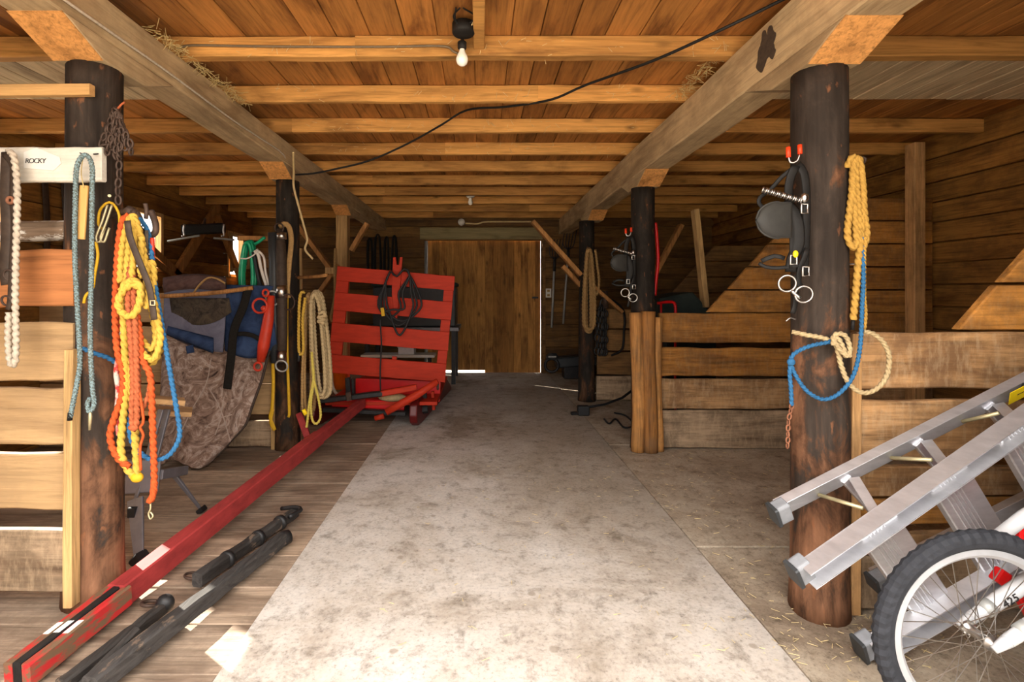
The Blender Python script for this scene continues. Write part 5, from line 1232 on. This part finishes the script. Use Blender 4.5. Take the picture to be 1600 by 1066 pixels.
MB().board(at(857, 451, 8.385), at(857, 465, 8.385), .09, .012, up=(1, 0, 0)).build('cover_plate', M['porcelain'], t, bevel=.004)
for y in (454.5, 461.5): MB().board(at(855, y, 8.375), at(859, y, 8.375), .035, .006).build('socket', M['rope_tan'], t)
# black machine by the back wall
t = thing('black_grinder', (1.3, 8.0, 0), 'black machine with a round wheel on the floor by the back wall', 'machine')
MB().board(at(868, 566, 7.9), at(930, 562, 7.9), .16, .25, c=.02).build('body', M['charcoal'], t)
MB().ring(at(862, 571, 7.75), (.2, 1, 0), .10, .022).build('wheel', M['darkiron'], t, smooth=True)
MB().lathe([(.0, .06), (.06, .055), (.09, .02), (.10, -.02), (.08, -.03)], at(863, 558, 7.75)).build('dome', M['charcoal'], t, smooth=True)
MB().board(at(857, 557.5, 7.64), at(869, 557.5, 7.64), .022, .02).build('plate', M['chrome'], t)
MB().box(at(880, 0, 7.9).x, at(925, 0, 7.9).x, 7.8, 8.05, 0, .19).build('base', M['darkiron'], t, bevel=.01)
# drag tool at the foot of the thin post
t = thing('floor_scraper', at(912, 640, 5.8), 'black floor scraper lying at the foot of the thin back post', 'scraper')
q = onfloor(911, 644, .03)
MB().box(q.x - .06, q.x + .06, q.y - .05, q.y + .04, .0, .10).build('head', M['black'], t, bevel=.01)
MB().tube([Vector((q.x + .03, q.y + .03, .07)), at(945, 632, 5.75), at(972, 622, 5.85), at(988, 610, 5.95)], .014, 8).build('handle', M['black'], t, smooth=True)
MB().board(Vector((q.x - .13, q.y - .02, .02)), Vector((q.x - .03, q.y, .02)), .03, .04).build('blade', M['darkiron'], t)
rope('loose_wire', [onfloor(944, 655, .01), onfloor(952, 662, .01), onfloor(962, 655, .012), onfloor(975, 668, .01), onfloor(990, 664, .01), onfloor(978, 650, .01), onfloor(960, 645, .01)], .009, 'black', 'thin black wire lying on the floor beside the peeled-slab post', 'wire', lobes=0)
# straw litter
mb = MB()
for i in range(620):
    r_ = RNG.random()
    if r_ < .55: x, y = RNG.uniform(1.15, 3.3), RNG.uniform(1.9, 4.2)
    elif r_ < .75: x, y = 1.35 + RNG.gauss(0, .25), 1.95 + RNG.gauss(0, .12)
    else: x, y = RNG.uniform(-.4, 1.6), RNG.uniform(1.8, 4.0)
    a = RNG.uniform(0, 6.28); L = RNG.uniform(.006, .035) if i else .13
    p = Vector((x, y, .002)); d = Vector((math.cos(a), math.sin(a), RNG.uniform(-.02, .1))) * L
    mb.tube([p, p + d], .0012, 4)
tag(mb.build('straw_litter', M['straw']), 'scattered bits of straw and chaff on the barn floor', 'straw', kind='stuff')
mb = MB()
for i in range(260):
    x = RNG.uniform(-1.4, 1.3); k = RNG.randrange(0, 4); y = YJ[k] + RNG.choice([-.003, .0, .05]) ; z = RNG.uniform(2.52, 2.60)
    a = RNG.uniform(0, 6.28); L = RNG.uniform(.01, .05); p = Vector((x, y - .003, z)); d = Vector((math.cos(a) * L, -abs(math.sin(a)) * .01 - .003, math.sin(a) * L))
    mb.tube([p, p + d], .0011, 4)
tag(mb.build('straw_wisps', M['straw']), 'wisps of hay caught along the front ceiling joists', 'hay', kind='stuff')

mb = MB()
for i in range(420):
    if i < 300: x, y, z = -1.53 + RNG.gauss(.02, .02), RNG.uniform(2.35, 3.3), 2.505 + RNG.uniform(0, .02)
    else: x, y, z = 1.27 - abs(RNG.gauss(0, .03)), RNG.uniform(2.7, 3.2), 2.515 + RNG.uniform(0, .05)
    a, e = RNG.uniform(0, 6.28), RNG.uniform(-.9, .5); L = RNG.uniform(.02, .07)
    p = Vector((x, y, z)); mb.tube([p, p + Vector((math.cos(a) * math.cos(e), math.sin(a) * math.cos(e), math.sin(e))) * L], .0013, 4)
tag(mb.build('hay_tufts', M['straw2']), 'tufts of dry hay stuck on top of the two long beams', 'hay', kind='stuff')
